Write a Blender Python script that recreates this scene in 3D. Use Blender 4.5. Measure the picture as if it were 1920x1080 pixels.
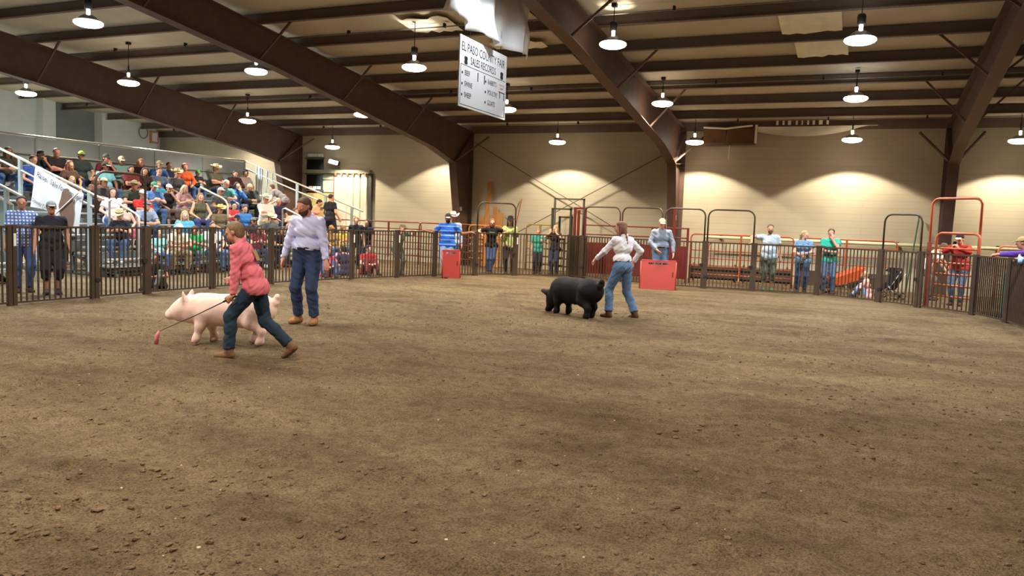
# Livestock arena at a county fair: pig show in a steel-framed barn
import bpy, bmesh, math, random
import numpy as np
from mathutils import Vector, Matrix

for _o in list(bpy.data.objects): bpy.data.objects.remove(_o)
SC = bpy.context.scene
COL = SC.collection
rnd = random.Random(7)
V = Vector

# ------------------------------------------------------------------ camera
YAW, PITCH, ROLL, FPX, CAMH = math.radians(23.6), math.radians(4.83), math.radians(2.1), 1480.0, 1.63
_f = V((-math.sin(YAW)*math.cos(PITCH), math.cos(YAW)*math.cos(PITCH), -math.sin(PITCH)))
_r = V((math.cos(YAW), math.sin(YAW), 0)); _u = _r.cross(_f)
_R = _r*math.cos(ROLL) + _u*math.sin(ROLL); _U = _u*math.cos(ROLL) - _r*math.sin(ROLL)
cd = bpy.data.cameras.new('camera'); cd.sensor_width = 36; cd.lens = FPX/1920*36
cd.clip_start = .05; cd.clip_end = 200
cam = bpy.data.objects.new('camera', cd); COL.objects.link(cam)
cam.matrix_world = Matrix(((_R.x, _U.x, -_f.x, 0), (_R.y, _U.y, -_f.y, 0), (_R.z, _U.z, -_f.z, CAMH), (0, 0, 0, 1)))
SC.camera = cam

# ------------------------------------------------------------------ world and exposure
w = bpy.data.worlds.new('world'); SC.world = w; w.use_nodes = True
w.node_tree.nodes['Background'].inputs[0].default_value = (.75, .85, 1, 1)
w.node_tree.nodes['Background'].inputs[1].default_value = .6
vs = SC.view_settings; vs.view_transform = 'Standard'; vs.look = 'None'; vs.gamma = 1; vs.use_curve_mapping = False
vs.exposure = 0.0
LAMP_W = 1600.0          # spot power of one high-bay lamp
WARM = (1, .88, .70); NEUTRAL = (1, .91, .78); COOL = (.86, .95, 1)

# ------------------------------------------------------------------ materials
def lin(c):
    return tuple(((x/255)/12.92 if x/255 <= .04045 else ((x/255+.055)/1.055)**2.4) for x in c)
MATS = {}
def pm(name, c, rough=.75, metal=0, var=.12, scale=6., bump=0., bscale=40., spec=.3, detail=3):
    """procedural material: sRGB colour with a soft noise variation and an optional fine relief"""
    if name in MATS: return MATS[name]
    m = bpy.data.materials.new(name); m.use_nodes = True; nt = m.node_tree; N = nt.nodes; L = nt.links
    b = N['Principled BSDF']; b.inputs['Roughness'].default_value = rough; b.inputs['Metallic'].default_value = metal
    b.inputs['Specular IOR Level'].default_value = spec
    tc = N.new('ShaderNodeTexCoord'); nz = N.new('ShaderNodeTexNoise'); nz.inputs['Scale'].default_value = scale
    nz.inputs['Detail'].default_value = detail
    L.new(tc.outputs['Object'], nz.inputs['Vector'])
    mx = N.new('ShaderNodeMix'); mx.data_type = 'RGBA'
    l = lin(c)
    mx.inputs[6].default_value = tuple(x*(1-var*1.6) for x in l) + (1,)
    mx.inputs[7].default_value = tuple(min(1, x*(1+var*1.6)) for x in l) + (1,)
    L.new(nz.outputs['Fac'], mx.inputs[0]); L.new(mx.outputs[2], b.inputs['Base Color'])
    if bump:
        n2 = N.new('ShaderNodeTexNoise'); n2.inputs['Scale'].default_value = bscale; n2.inputs['Detail'].default_value = 2
        L.new(tc.outputs['Object'], n2.inputs['Vector'])
        bp = N.new('ShaderNodeBump'); bp.inputs['Strength'].default_value = bump; bp.inputs['Distance'].default_value = .02
        L.new(n2.outputs['Fac'], bp.inputs['Height']); L.new(bp.outputs['Normal'], b.inputs['Normal'])
    MATS[name] = m; return m
def em(name, c, s):
    if name in MATS: return MATS[name]
    m = bpy.data.materials.new(name); m.use_nodes = True; b = m.node_tree.nodes['Principled BSDF']
    b.inputs['Base Color'].default_value = (.8, .8, .8, 1)
    b.inputs['Emission Color'].default_value = tuple(c)+(1,); b.inputs['Emission Strength'].default_value = s
    MATS[name] = m; return m
def cloth(c, kind='cloth'):
    return pm('%s_%02x%02x%02x' % ((kind,)+tuple(int(x) for x in c)), c, .85, 0, .10, 9, .35, 14, .15)
def skin(c):
    return pm('skin_%02x%02x%02x' % tuple(c), c, .55, 0, .06, 12, 0, 1, .3)

# ------------------------------------------------------------------ mesh builder
class MB:
    def __init__(s): s.v = []; s.f = []
    def add(s, vs_, fs):
        o = len(s.v); s.v += [tuple(p) for p in vs_]; s.f += [tuple(i+o for i in f) for f in fs]; return s
    def box(s, x0, y0, z0, x1, y1, z1):
        return s.add([(x0,y0,z0),(x1,y0,z0),(x1,y1,z0),(x0,y1,z0),(x0,y0,z1),(x1,y0,z1),(x1,y1,z1),(x0,y1,z1)],
                     [(0,3,2,1),(4,5,6,7),(0,1,5,4),(1,2,6,5),(2,3,7,6),(3,0,4,7)])
    def beam(s, a, b, wd, ht, up=(0,0,1)):
        a = V(a); b = V(b); d = (b-a).normalized(); u = V(up)
        if abs(d.dot(u)) > .98: u = V((1,0,0))
        l = d.cross(u).normalized(); u = l.cross(d)
        P = [a-l*wd/2-u*ht/2, a+l*wd/2-u*ht/2, a+l*wd/2+u*ht/2, a-l*wd/2+u*ht/2]
        Q = [p+(b-a) for p in P]
        return s.add(P+Q, [(0,3,2,1),(4,5,6,7),(0,1,5,4),(1,2,6,5),(2,3,7,6),(3,0,4,7)])
    def tube(s, pts, r, n=8):
        pts = [V(p) for p in pts]; m = len(pts); rings = []
        pu = None
        for i, p in enumerate(pts):
            d = (pts[min(i+1, m-1)]-pts[max(i-1, 0)]).normalized()
            u = V((0,0,1)) if pu is None else pu
            if abs(d.dot(u)) > .95: u = V((1,0,0)) if abs(d.x) < .9 else V((0,1,0))
            l = d.cross(u).normalized(); u = l.cross(d).normalized(); pu = u
            ri = r[i] if isinstance(r, (list, tuple)) else r
            rings.append([p+(l*math.cos(2*math.pi*k/n)+u*math.sin(2*math.pi*k/n))*ri for k in range(n)])
        vv = [q for R in rings for q in R]; ff = []
        for i in range(m-1):
            for k in range(n): ff.append((i*n+k, i*n+(k+1) % n, (i+1)*n+(k+1) % n, (i+1)*n+k))
        ff.append(tuple(range(n-1, -1, -1))); ff.append(tuple((m-1)*n+k for k in range(n)))
        return s.add(vv, ff)
    def lathe(s, prof, n=20, c=(0,0,0), capb=False, capt=False):
        vv = []; ff = []; m = len(prof)
        for (r, z) in prof:
            for k in range(n): vv.append((c[0]+r*math.cos(2*math.pi*k/n), c[1]+r*math.sin(2*math.pi*k/n), c[2]+z))
        for i in range(m-1):
            for k in range(n): ff.append((i*n+k, i*n+(k+1) % n, (i+1)*n+(k+1) % n, (i+1)*n+k))
        if capb: ff.append(tuple(range(n-1, -1, -1)))
        if capt: ff.append(tuple((m-1)*n+k for k in range(n)))
        return s.add(vv, ff)
    def prism(s, poly, h0, h1, axis='y'):
        """polygon in the plane across the axis, pulled from h0 to h1"""
        n = len(poly)
        mk = {'y': lambda p, h: (p[0], h, p[1]), 'x': lambda p, h: (h, p[0], p[1]), 'z': lambda p, h: (p[0], p[1], h)}[axis]
        vv = [mk(p, h0) for p in poly]+[mk(p, h1) for p in poly]
        ff = [tuple(range(n-1, -1, -1)), tuple(range(n, 2*n))]+[(i, (i+1) % n, n+(i+1) % n, n+i) for i in range(n)]
        return s.add(vv, ff)
    def mesh(s, name, smooth=False):
        me = bpy.data.meshes.new(name); me.from_pydata(s.v, [], s.f)
        if smooth: me.polygons.foreach_set('use_smooth', [True]*len(me.polygons))
        bm = bmesh.new(); bm.from_mesh(me); bmesh.ops.recalc_face_normals(bm, faces=bm.faces); bm.to_mesh(me); bm.free()
        return me
    def build(s, name, mat, parent=None, smooth=False, loc=(0,0,0), rz=0):
        return link(name, s.mesh(name, smooth), mat, parent, loc, rz)
def link(name, me, mat, parent=None, loc=(0,0,0), rz=0):
    o = bpy.data.objects.new(name, me); COL.objects.link(o)
    if mat:
        if len(me.materials) == 0: me.materials.append(mat)
        elif me.materials[0] != mat:
            o.material_slots[0].link = 'OBJECT'; o.material_slots[0].material = mat
    o.location = loc; o.rotation_euler = (0, 0, rz)
    if parent: o.parent = parent
    return o
def tag(o, label=None, cat=None, group=None, kind=None):
    if label: o['label'] = label
    if cat: o['category'] = cat
    if group: o['group'] = group
    if kind: o['kind'] = kind
    return o
def thing(name, label, cat, loc=(0,0,0), rz=0, group=None, kind=None):
    o = bpy.data.objects.new(name, None); COL.objects.link(o); o.empty_display_size = .2
    o.location = loc; o.rotation_euler = (0, 0, rz); return tag(o, label, cat, group, kind)
def arc(c, r, a0, a1, n, plane='xz'):
    P = []
    for i in range(n+1):
        a = math.radians(a0+(a1-a0)*i/n); x = c[0]+r*math.cos(a); z = c[1]+r*math.sin(a)
        P.append((x, 0, z))
    return P

def stripes(name, c1, c2, freq, axis='Z', width=.75, plaid=False):
    m = pm(name, c1, .85, 0, .08, 9, .3, 14, .15); nt = m.node_tree; N = nt.nodes; L = nt.links
    tc = [n for n in N if n.type == 'TEX_COORD'][0]; b = N['Principled BSDF']; src = b.inputs['Base Color'].links[0].from_socket
    for ax in ([axis] if not plaid else ['Z', 'Y']):
        wv = N.new('ShaderNodeTexWave'); wv.wave_type = 'BANDS'; wv.bands_direction = ax; wv.inputs['Scale'].default_value = freq
        L.new(tc.outputs['Object'], wv.inputs['Vector'])
        r = N.new('ShaderNodeValToRGB'); r.color_ramp.elements[0].position = width; r.color_ramp.elements[1].position = min(1, width+.08)
        L.new(wv.outputs['Fac'], r.inputs['Fac'])
        mx = N.new('ShaderNodeMix'); mx.data_type = 'RGBA'; mx.inputs[7].default_value = lin(c2)+(1,)
        L.new(r.outputs['Color'], mx.inputs[0]); L.new(src, mx.inputs[6]); src = mx.outputs[2]
    L.new(src, b.inputs['Base Color']); return m

# shared colours
STEEL = pm('red_oxide_steel', (92, 70, 59), .6, .0, .2, 3, .1, 30)
PURLIN = pm('brown_purlin_steel', (102, 86, 76), .6, 0, .15, 2)
FENCE = pm('brown_painted_bar', (70, 56, 44), .5, .2, .22, 5, .1, 60, .5)
ORANGE = pm('orange_painted_pipe', (176, 84, 48), .5, 0, .15, 5, 0, 1, .5)
RUSTRED = pm('rust_red_pipe', (130, 58, 44), .55, 0, .2, 5)
MAROON = pm('maroon_sheet_metal', (112, 36, 34), .5, 0, .2, 3)
ALU = pm('mill_aluminium', (190, 192, 190), .38, .7, .08, 5, 0, 1, .5)
GALV = pm('galvanised_post', (176, 186, 186), .45, .35, .1, 6)
WOOD = pm('bare_timber', (170, 118, 66), .8, 0, .22, 4, .2, 30)
WHITEV = pm('white_vinyl', (225, 225, 228), .5, 0, .04, 3, 0, 1, .5)
BLACKP = pm('black_print', (30, 28, 34), .7)

# ================================================================== SETTING
YB, YF, XL, XRT = 25.5, -14.0, -28.05, 17.0
EAVE, SLOPE = 4.98, .105
def roofz(y):
    return EAVE + SLOPE*(YB-y) if y > -1 else EAVE + SLOPE*(YB+1) - SLOPE*(-1-y)

# ---- floor: churned arena dirt
def dirt_material():
    m = bpy.data.materials.new('arena_dirt'); m.use_nodes = True; nt = m.node_tree; N = nt.nodes; L = nt.links
    b = N['Principled BSDF']; b.inputs['Roughness'].default_value = .95; b.inputs['Specular IOR Level'].default_value = .1
    tc = N.new('ShaderNodeTexCoord')
    def noise(sc, det, rough=.55, stretch=None):
        n = N.new('ShaderNodeTexNoise'); n.inputs['Scale'].default_value = sc; n.inputs['Detail'].default_value = det
        n.inputs['Roughness'].default_value = rough
        if stretch:
            mp = N.new('ShaderNodeMapping'); mp.inputs['Scale'].default_value = stretch
            mp.inputs['Rotation'].default_value = (0, 0, math.radians(-20))
            L.new(tc.outputs['Object'], mp.inputs['Vector']); L.new(mp.outputs['Vector'], n.inputs['Vector'])
        else: L.new(tc.outputs['Object'], n.inputs['Vector'])
        return n
    def ramp(src, stops):
        r = N.new('ShaderNodeValToRGB'); e = r.color_ramp.elements
        e[0].position, e[0].color = stops[0][0], lin(stops[0][1])+(1,)
        e[1].position, e[1].color = stops[-1][0], lin(stops[-1][1])+(1,)
        for p, c in stops[1:-1]:
            q = e.new(p); q.color = lin(c)+(1,)
        L.new(src, r.inputs['Fac']); return r
    a = noise(.55, 8, .6, (1, 2.2, 1))
    ra = ramp(a.outputs['Fac'], [(.30, (132, 114, 88)), (.5, (166, 145, 115)), (.7, (186, 165, 133))])
    f = noise(9, 6, .7)
    rf = ramp(f.outputs['Fac'], [(.30, (156, 150, 142)), (.52, (204, 200, 194)), (.72, (228, 224, 216))])
    g = noise(70, 3, .7)
    rg = ramp(g.outputs['Fac'], [(.32, (100, 95, 88)), (.5, (210, 208, 203)), (.72, (255, 250, 240))])
    m1 = N.new('ShaderNodeMix'); m1.data_type = 'RGBA'; m1.blend_type = 'MULTIPLY'; m1.inputs[0].default_value = .85
    L.new(ra.outputs['Color'], m1.inputs[6]); L.new(rf.outputs['Color'], m1.inputs[7])
    m2 = N.new('ShaderNodeMix'); m2.data_type = 'RGBA'; m2.blend_type = 'MULTIPLY'; m2.inputs[0].default_value = .8
    L.new(m1.outputs[2], m2.inputs[6]); L.new(rg.outputs['Color'], m2.inputs[7])
    L.new(m2.outputs[2], b.inputs['Base Color'])
    ad = N.new('ShaderNodeMath'); ad.operation = 'MULTIPLY_ADD'; ad.inputs[1].default_value = 2.2
    L.new(f.outputs['Fac'], ad.inputs[0]); L.new(g.outputs['Fac'], ad.inputs[2])
    bp = N.new('ShaderNodeBump'); bp.inputs['Strength'].default_value = .9; bp.inputs['Distance'].default_value = .035
    L.new(ad.outputs[0], bp.inputs['Height']); L.new(bp.outputs['Normal'], b.inputs['Normal'])
    return m
DIRT = dirt_material()
def vnoise(x, y, seed):
    """smooth value noise on arrays"""
    rs = np.random.RandomState(seed); T = rs.rand(257, 257).astype('f')
    xi = np.floor(x).astype(int); yi = np.floor(y).astype(int); fx = x-xi; fy = y-yi
    fx = fx*fx*(3-2*fx); fy = fy*fy*(3-2*fy); xi %= 256; yi %= 256
    return (T[xi, yi]*(1-fx)+T[xi+1, yi]*fx)*(1-fy)+(T[xi, yi+1]*(1-fx)+T[xi+1, yi+1]*fx)*fy
def ground_h(x, y):
    x = np.asarray(x, 'f'); y = np.asarray(y, 'f')
    u = x*.94+y*.34; t = -x*.34+y*.94
    h = (vnoise(x*.9+50, y*.9+50, 1)-.5)*.035 + (vnoise(u*1.6+90, t*3.4+90, 2)-.5)*.035
    h += (vnoise(x*5+300, y*5+300, 3)-.5)*.030 + (vnoise(x*10+700, y*10+700, 4)-.5)*.024
    h += np.maximum(vnoise(u*2.3+20, t*6+40, 5)-.62, 0)*.09
    fade = np.clip((19.5-y)/3, 0, 1)*np.clip((x+12.6)/1.0, 0, 1)
    return h*(.15+.85*fade)
def grid_mesh(xs, ys, zf, name):
    X, Y = np.meshgrid(xs, ys, indexing='ij'); Z = zf(X, Y)
    n, m = X.shape; P = np.stack([X, Y, Z], -1).reshape(-1, 3)
    i = np.arange(n*m).reshape(n, m)
    Q = np.stack([i[:-1, :-1], i[1:, :-1], i[1:, 1:], i[:-1, 1:]], -1).reshape(-1, 4)
    return raw_mesh(name, P, Q)
def raw_mesh(name, P, Q, smooth=True):
    me = bpy.data.meshes.new(name); k = Q.shape[1]
    me.vertices.add(len(P)); me.vertices.foreach_set('co', np.ascontiguousarray(P, 'f').ravel())
    me.loops.add(Q.size); me.loops.foreach_set('vertex_index', np.ascontiguousarray(Q, 'i').ravel())
    me.polygons.add(len(Q)); me.polygons.foreach_set('loop_start', np.arange(0, Q.size, k, dtype='i'))
    me.polygons.foreach_set('loop_total', np.full(len(Q), k, 'i'))
    me.polygons.foreach_set('use_smooth', np.full(len(Q), smooth))
    me.update(calc_edges=True); return me
xs = np.concatenate([np.arange(XL, -13, .8), np.arange(-13, -8, .07), np.arange(-8, 4.5, .05), np.arange(4.5, XRT+.7, .8)])
ys = np.concatenate([np.arange(YF, 1.5, .8), np.arange(1.5, 9, .045), np.arange(9, 22.5, .085), np.arange(22.5, YB+.4, .6)])
fl = link('floor', grid_mesh(xs, ys, ground_h, 'floor'), DIRT); tag(fl, 'churned brown dirt floor of the arena', None, None, 'structure')

# loose clods lying on the dirt: too many to count
CLODM = pm('dirt_clod', (112, 92, 70), .95, 0, .35, 3, .4, 40, .1)
def clods(name, n, rng, smin, smax, mat, label, seed, x0=-9.5, x1=3.0, y0=2.2, y1=15):
    rs = np.random.RandomState(seed)
    t = (1+5**.5)/2
    ico = np.array([(-1,t,0),(1,t,0),(-1,-t,0),(1,-t,0),(0,-1,t),(0,1,t),(0,-1,-t),(0,1,-t),(t,0,-1),(t,0,1),(-t,0,-1),(-t,0,1)], 'f')/1.9
    F = np.array([(0,11,5),(0,5,1),(0,1,7),(0,7,10),(0,10,11),(1,5,9),(5,11,4),(11,10,2),(10,7,6),(7,1,8),(3,9,4),(3,4,2),(3,2,6),(3,6,8),(3,8,9),(4,9,5),(2,4,11),(6,2,10),(8,6,7),(9,8,1)])
    # denser near the camera, gathered into churned patches
    y = y0+(y1-y0)*rs.rand(n*4)**1.7; x = x0+(x1-x0)*rs.rand(n*4)
    keep = (vnoise(x*.8+30, y*1.6+30, 8)+.25*(x-x0)/(x1-x0)) > rs.rand(n*4)*.85+.15
    x = x[keep][:n]; y = y[keep][:n]; n = len(x)
    s = smin+(smax-smin)*rs.rand(n)**3
    Vv = ico[None]*s[:, None, None]*(1+.5*(rs.rand(n, 12, 1)-.5))*np.stack([.8+.6*rs.rand(n), .8+.6*rs.rand(n), .55+.3*rs.rand(n)], -1)[:, None]
    Vv = Vv+np.stack([x, y, ground_h(x, y)+s*.2], -1)[:, None]
    Fa = (F[None]+12*np.arange(n)[:, None, None]).reshape(-1, 3)
    o = link(name, raw_mesh(name, Vv.reshape(-1, 3), Fa, False), mat); tag(o, label, None, None, 'stuff'); return o
clods('dirt_clods', 9000, None, .004, .019, CLODM, 'small clods of brown dirt scattered over the arena floor', 3)
clods('pale_pebbles', 150, None, .004, .011, pm('pale_pebble', (196, 184, 158), .9, 0, .2, 4), 'tiny pale pebbles and wood chips strewn on the dirt', 5)

# ---- walls: painted block, courses as fine relief
def block_material(name, c, scale=1.0):
    m = bpy.data.materials.new(name); m.use_nodes = True; nt = m.node_tree; N = nt.nodes; L = nt.links
    b = N['Principled BSDF']; b.inputs['Roughness'].default_value = .8; b.inputs['Specular IOR Level'].default_value = .2
    tc = N.new('ShaderNodeTexCoord'); mp = N.new('ShaderNodeMapping')
    mp.inputs['Rotation'].default_value = (math.radians(90), 0, 0)
    L.new(tc.outputs['Object'], mp.inputs['Vector'])
    bk = N.new('ShaderNodeTexBrick'); bk.inputs['Scale'].default_value = 1.0
    bk.inputs['Brick Width'].default_value = 9.0; bk.inputs['Row Height'].default_value = .2; bk.inputs['Mortar Size'].default_value = .012
    l = lin(c)
    bk.inputs['Color1'].default_value = l+(1,); bk.inputs['Color2'].default_value = tuple(x*.97 for x in l)+(1,)
    bk.inputs['Mortar'].default_value = tuple(x*.90 for x in l)+(1,)
    L.new(mp.outputs['Vector'], bk.inputs['Vector'])
    nz = N.new('ShaderNodeTexNoise'); nz.inputs['Scale'].default_value = .7; nz.inputs['Detail'].default_value = 5
    L.new(tc.outputs['Object'], nz.inputs['Vector'])
    r = N.new('ShaderNodeValToRGB'); r.color_ramp.elements[0].color = (.78, .76, .74, 1); r.color_ramp.elements[1].color = (1, 1, 1, 1)
    r.color_ramp.elements[0].position = .32; r.color_ramp.elements[1].position = .62
    L.new(nz.outputs['Fac'], r.inputs['Fac'])
    mx = N.new('ShaderNodeMix'); mx.data_type = 'RGBA'; mx.blend_type = 'MULTIPLY'; mx.inputs[0].default_value = .6
    L.new(bk.outputs['Color'], mx.inputs[6]); L.new(r.outputs['Color'], mx.inputs[7]); L.new(mx.outputs[2], b.inputs['Base Color'])
    bp = N.new('ShaderNodeBump'); bp.inputs['Strength'].default_value = .15; bp.inputs['Distance'].default_value = .01
    L.new(bk.outputs['Fac'], bp.inputs['Height']); bp.invert = True; L.new(bp.outputs['Normal'], b.inputs['Normal'])
    return m
TAN = block_material('cream_painted_block', (184, 174, 150))
PALE = pm('pale_painted_wall', (216, 220, 216), .85, 0, .06, 1.5, .1, 20)
wb = MB().box(XL-.3, YB, -.1, XRT+.3, YB+.25, EAVE+.1).build('wall_back', TAN); tag(wb, 'long cream painted block wall behind the ring', None, None, 'structure')
wl = MB().box(XL-.25, YF, -.1, XL, YB, EAVE+3.2).build('wall_left', PALE); tag(wl, 'pale end wall behind the bleachers', None, None, 'structure')
wr = MB().box(XRT, YF, -.1, XRT+.25, YB, EAVE+3.2).build('wall_right', TAN); tag(wr, 'cream end wall out to the right', None, None, 'structure')
wf = MB().box(XL-.3, YF-.25, -.1, XRT+.3, YF, roofz(YF)+.2).build('wall_front', TAN); tag(wf, 'cream long wall behind the camera', None, None, 'structure')
# recessed grey doorway and pilasters on the left end wall
trim = thing('trim_1', 'grey recessed wall bay between pale piers high on the end wall', None, (0,0,0), 0, None, 'structure')
GREYP = pm('grey_wall_panel', (128, 134, 130), .8, 0, .08, 2)
MB().box(XL, 20.35, 0, XL+.06, 22.3, 5.5).build('panel', GREYP, trim)
MB().box(XL, 19.9, 0, XL+.35, 20.4, 5.7).build('pier', PALE, trim)
MB().box(XL, 22.25, 0, XL+.5, 24.9, 5.6).build('pier', PALE, trim)

# ---- ceiling: insulated roof deck with purlins
ROOF = pm('vinyl_faced_insulation', (186, 175, 152), .75, 0, .12, 1.2, .25, 3)
ce = thing('ceiling', 'low sloped barn roof of sagging insulation over brown purlins', None, (0,0,0), 0, None, 'structure')
ystops = [YB+.2-i*1.6 for i in range(0, 40)]
# each strip of insulation between two purlins sags a little
PURY = [24.1-1.6*k for k in range(-1, 24) if 24.1-1.6*k > YF]
def strip(y0, y1, name):
    n = 4; P = []; xsx = np.linspace(XL-.2, XRT+.2, 13)
    for j in range(n+1):
        t = j/n; y = y0+(y1-y0)*t
        for x in xsx: P.append((x, y, roofz(y)-.10*math.sin(math.pi*t)*(.8+.3*math.sin(x*1.3+y0))))
    m = len(xsx); F = [(j*m+i, j*m+i+1, (j+1)*m+i+1, (j+1)*m+i) for j in range(n) for i in range(m-1)]
    mb = MB().add(P, F); return mb.build(name, ROOF, ce, True)
edges = [YB+.2]+PURY+[YF-.2]
for a, b in zip(edges[:-1], edges[1:]): strip(a, b, 'insulation_strip')
for y in PURY:
    z = roofz(y); mb = MB()
    mb.box(XL, y-.012, z-.25, XRT, y+.012, z-.02); mb.box(XL, y-.09, z-.25, XRT, y, z-.232); mb.box(XL, y, z-.05, XRT, y+.09, z-.03)
    mb.build('purlin', PURLIN, ce)
MB().box(XL, YB-.12, EAVE-.3, XRT, YB-.02, EAVE-.02).build('eave_strut', PURLIN, ce)
MB().box(XL-.3, YF-.3, 8.2, XRT+.3, YB+.3, 8.25).build('roof_cover', ROOF, ce)
# torn patches of insulation facing
PATCH = pm('torn_white_facing', (226, 218, 194), .7, 0, .1, 4)
def patch(x0, x1, k, f0, f1, seed):
    r = random.Random(seed); y0 = PURY[k]; y1 = PURY[k+1]
    ya = y0+(y1-y0)*f0; yb = y0+(y1-y0)*f1; n = 9; P = []
    for i in range(n):
        x = x0+(x1-x0)*i/(n-1)
        for y in (ya+r.uniform(-.08, .08), yb+r.uniform(-.1, .1)): P.append((x, y, roofz(y)-.14-.03*r.random()))
    MB().add(P, [(2*i, 2*i+2, 2*i+3, 2*i+1) for i in range(n-1)]).build('torn_facing', PATCH, ce)

# ---- steel frames
COLX = [-20.5, -12.95, -5.4, 2.15, 9.7, 16.8]
def rafter_depth(y):
    return .70+max(0, (y-11))*.022
def steel_frame(X, label):
    dz = .30 if X < -20 else (.06 if X < -12 else 0)
    fr = thing('steel_frame', label, None, (X, 0, 0), 0, None, 'structure')
    kz, ky = 3.55, 24.15           # inner knee
    base_in = 24.95
    top = [(25.45, EAVE-.26)]+[(y, roofz(y)-.26) for y in (20, 15, 10, 5, -1)]
    bot = [(-1, roofz(-1)-.26-.75), (5, roofz(5)-.26-.72-dz), (10, roofz(10)-.26-.7-dz), (15, roofz(15)-.26-.72-dz), (20, roofz(20)-.26-.92-dz*.8), (22.6, 3.98-dz*.5)]
    poly = [(25.45, 0), (25.45, EAVE-.26)]+top[1:]+bot+[(ky, kz), (base_in, 0)]
    MB().prism(poly, -.008, .008, 'x').build('web', STEEL, fr)
    inner = bot+[(ky, kz), (base_in, 0)]
    mb = MB()
    for a, b in zip(inner[:-1], inner[1:]): mb.beam((0, a[0], a[1]), (0, b[0], b[1]), .28, .018, (0, .5, .5))
    mb.build('inner_flange', STEEL, fr)
    mb = MB()
    for a, b in zip(top[:-1], top[1:]): mb.beam((0, a[0], a[1]), (0, b[0], b[1]), .28, .018)
    mb.build('top_flange', STEEL, fr)
    MB().box(-.14, 25.42, 0, .14, 25.46, EAVE-.26).build('outer_flange', STEEL, fr)
    # stiffeners at the knee
    mb = MB(); mb.beam((0, ky, kz), (0, 25.44, EAVE-.3), .24, .014); mb.build('stiffener', STEEL, fr)
    mb = MB(); mb.beam((0, ky+.02, kz), (0, 25.44, kz+.1), .24, .014); mb.build('stiffener', STEEL, fr)
    # flange braces up to every other purlin, on both sides
    for k, y in enumerate(PURY):
        if y < 6 or y > 23 or k % 2 == 0: continue
        zb = np.interp(y, [p[0] for p in bot], [p[1] for p in bot])
        for s in (-1, 1):
            MB().beam((s*.1, y, zb+.03), (s*1.0, y, roofz(y)-.23), .045, .045).build('flange_brace', STEEL, fr)
    for s in (-1, 1):
        MB().beam((s*.06, 24.2, kz+.05), (s*.8, 25.3, 4.55), .05, .05).build('flange_brace', STEEL, fr)
    return fr
for X, lb in zip(COLX, ['steel frame behind the bleachers, its knee above the stair rail',
                        'steel frame left of the hanging sign, knee above the leaning boards', 'steel frame in the middle whose knee catches lamp light',
                        'steel frame on the right, rising behind the tall orange arch', 'steel frame beyond the right edge', 'steel frame at the right end wall']):
    steel_frame(X, lb)
# small white notice plates on the columns
def plate(X, y, z, label):
    p = thing('notice_plate', label, 'sign', (X, y, z))
    MB().box(-.11, -.012, -.07, .11, 0, .07).build('board', WHITEV, p)
    for k in range(2): MB().box(-.08, -.015, .02-k*.05, .08-.03*k, -.012, .035-k*.05).build('print_line', pm('grey_print', (120, 115, 115)), p)
plate(-12.93, 24.72, 2.0, 'small white notice on the steel column left of the arch gate')
plate(-5.4, 24.72, 1.93, 'small white notice on the middle steel column')
plate(2.15, 24.72, 2.0, 'small white notice on the steel column behind the orange arch')

# tension rods crossing on the back wall
def rods(label, pts, r=.014):
    t = thing('wall_bracing', label, 'bracing')
    for a, b in pts: MB().tube([a, b], r, 6).build('rod', pm('dark_rod', (86, 74, 66), .6), t)
rods('thin crossed steel bracing rods on the wall behind the green gate frame',
     [((-12.7, 25.35, 4.35), (-5.6, 25.35, .55)), ((-5.6, 25.3, 4.1), (-12.7, 25.3, .3))])

# ---- sliding door on the back wall
d = thing('door_1', 'wide pale sliding door of ribbed panels under a long track', None, (0,0,0), 0, None, 'structure')
DOORW = pm('pale_ribbed_door', (206, 198, 174), .6, 0, .05, 2)
nx = 5
for i in range(nx):
    x0 = -18.77+1.55*i/nx; x1 = -18.77+1.55*(i+1)/nx
    MB().prism([(x0, YB-.10), (x0+.03, YB-.14), (x1-.03, YB-.14), (x1, YB-.10), (x1, YB-.06), (x0, YB-.06)], .05, 3.2, 'z').build('panel', DOORW, d)
MB().box(-20.2, YB-.2, 3.22, -17.1, YB-.03, 3.36).build('track', pm('door_track', (150, 146, 128), .5, .3), d)
MB().box(-17.2, YB-.12, .05, -17.05, YB-.02, 3.22).build('jamb', pm('dark_jamb', (70, 68, 62), .7), d)
for z in (3.2,): 
    for i in range(6): MB().box(-18.7+i*.27, YB-.2, 3.13, -18.6+i*.27, YB-.14, 3.22).build('hanger', pm('rust_hanger', (150, 96, 74), .7), d)
win = thing('window_1', 'dark opening with a shelf of boxes beside the sliding door', None, (0,0,0), 0, None, 'structure')
MB().box(-20.15, YB-.03, 1.9, -19.35, YB+.02, 3.8).build('dark_pane', pm('dark_glass', (26, 26, 24), .2, 0, .1, 3, 0, 1, .6), win)
for z in (1.88, 2.55, 3.2, 3.8): MB().box(-20.2, YB-.08, z-.03, -19.3, YB-.02, z+.03).build('window_bar', pm('window_bar_grey', (92, 88, 76), .7), win)
for i in range(3): MB().box(-20.05+i*.25, YB-.1, 3.86, -19.85+i*.25, YB-.03, 3.98).build('louvre', PALE, win)
for i in range(3): MB().box(-20.0+i*.2, YB-.08, 2.6, -19.86+i*.2, YB-.03, 2.72).build('shelf_box', PALE, win)
tr2 = thing('trim_2', 'pale green wall boards left of the sliding door', None, (0,0,0), 0, None, 'structure')
TEAL = pm('pale_green_board', (190, 200, 178), .7, 0, .05, 3)
for z0, z1 in ((2.5, 2.95), (2.99, 3.2)): MB().box(-19.34, YB-.05, z0, -18.8, YB-.01, z1).build('board', TEAL, tr2)
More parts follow.
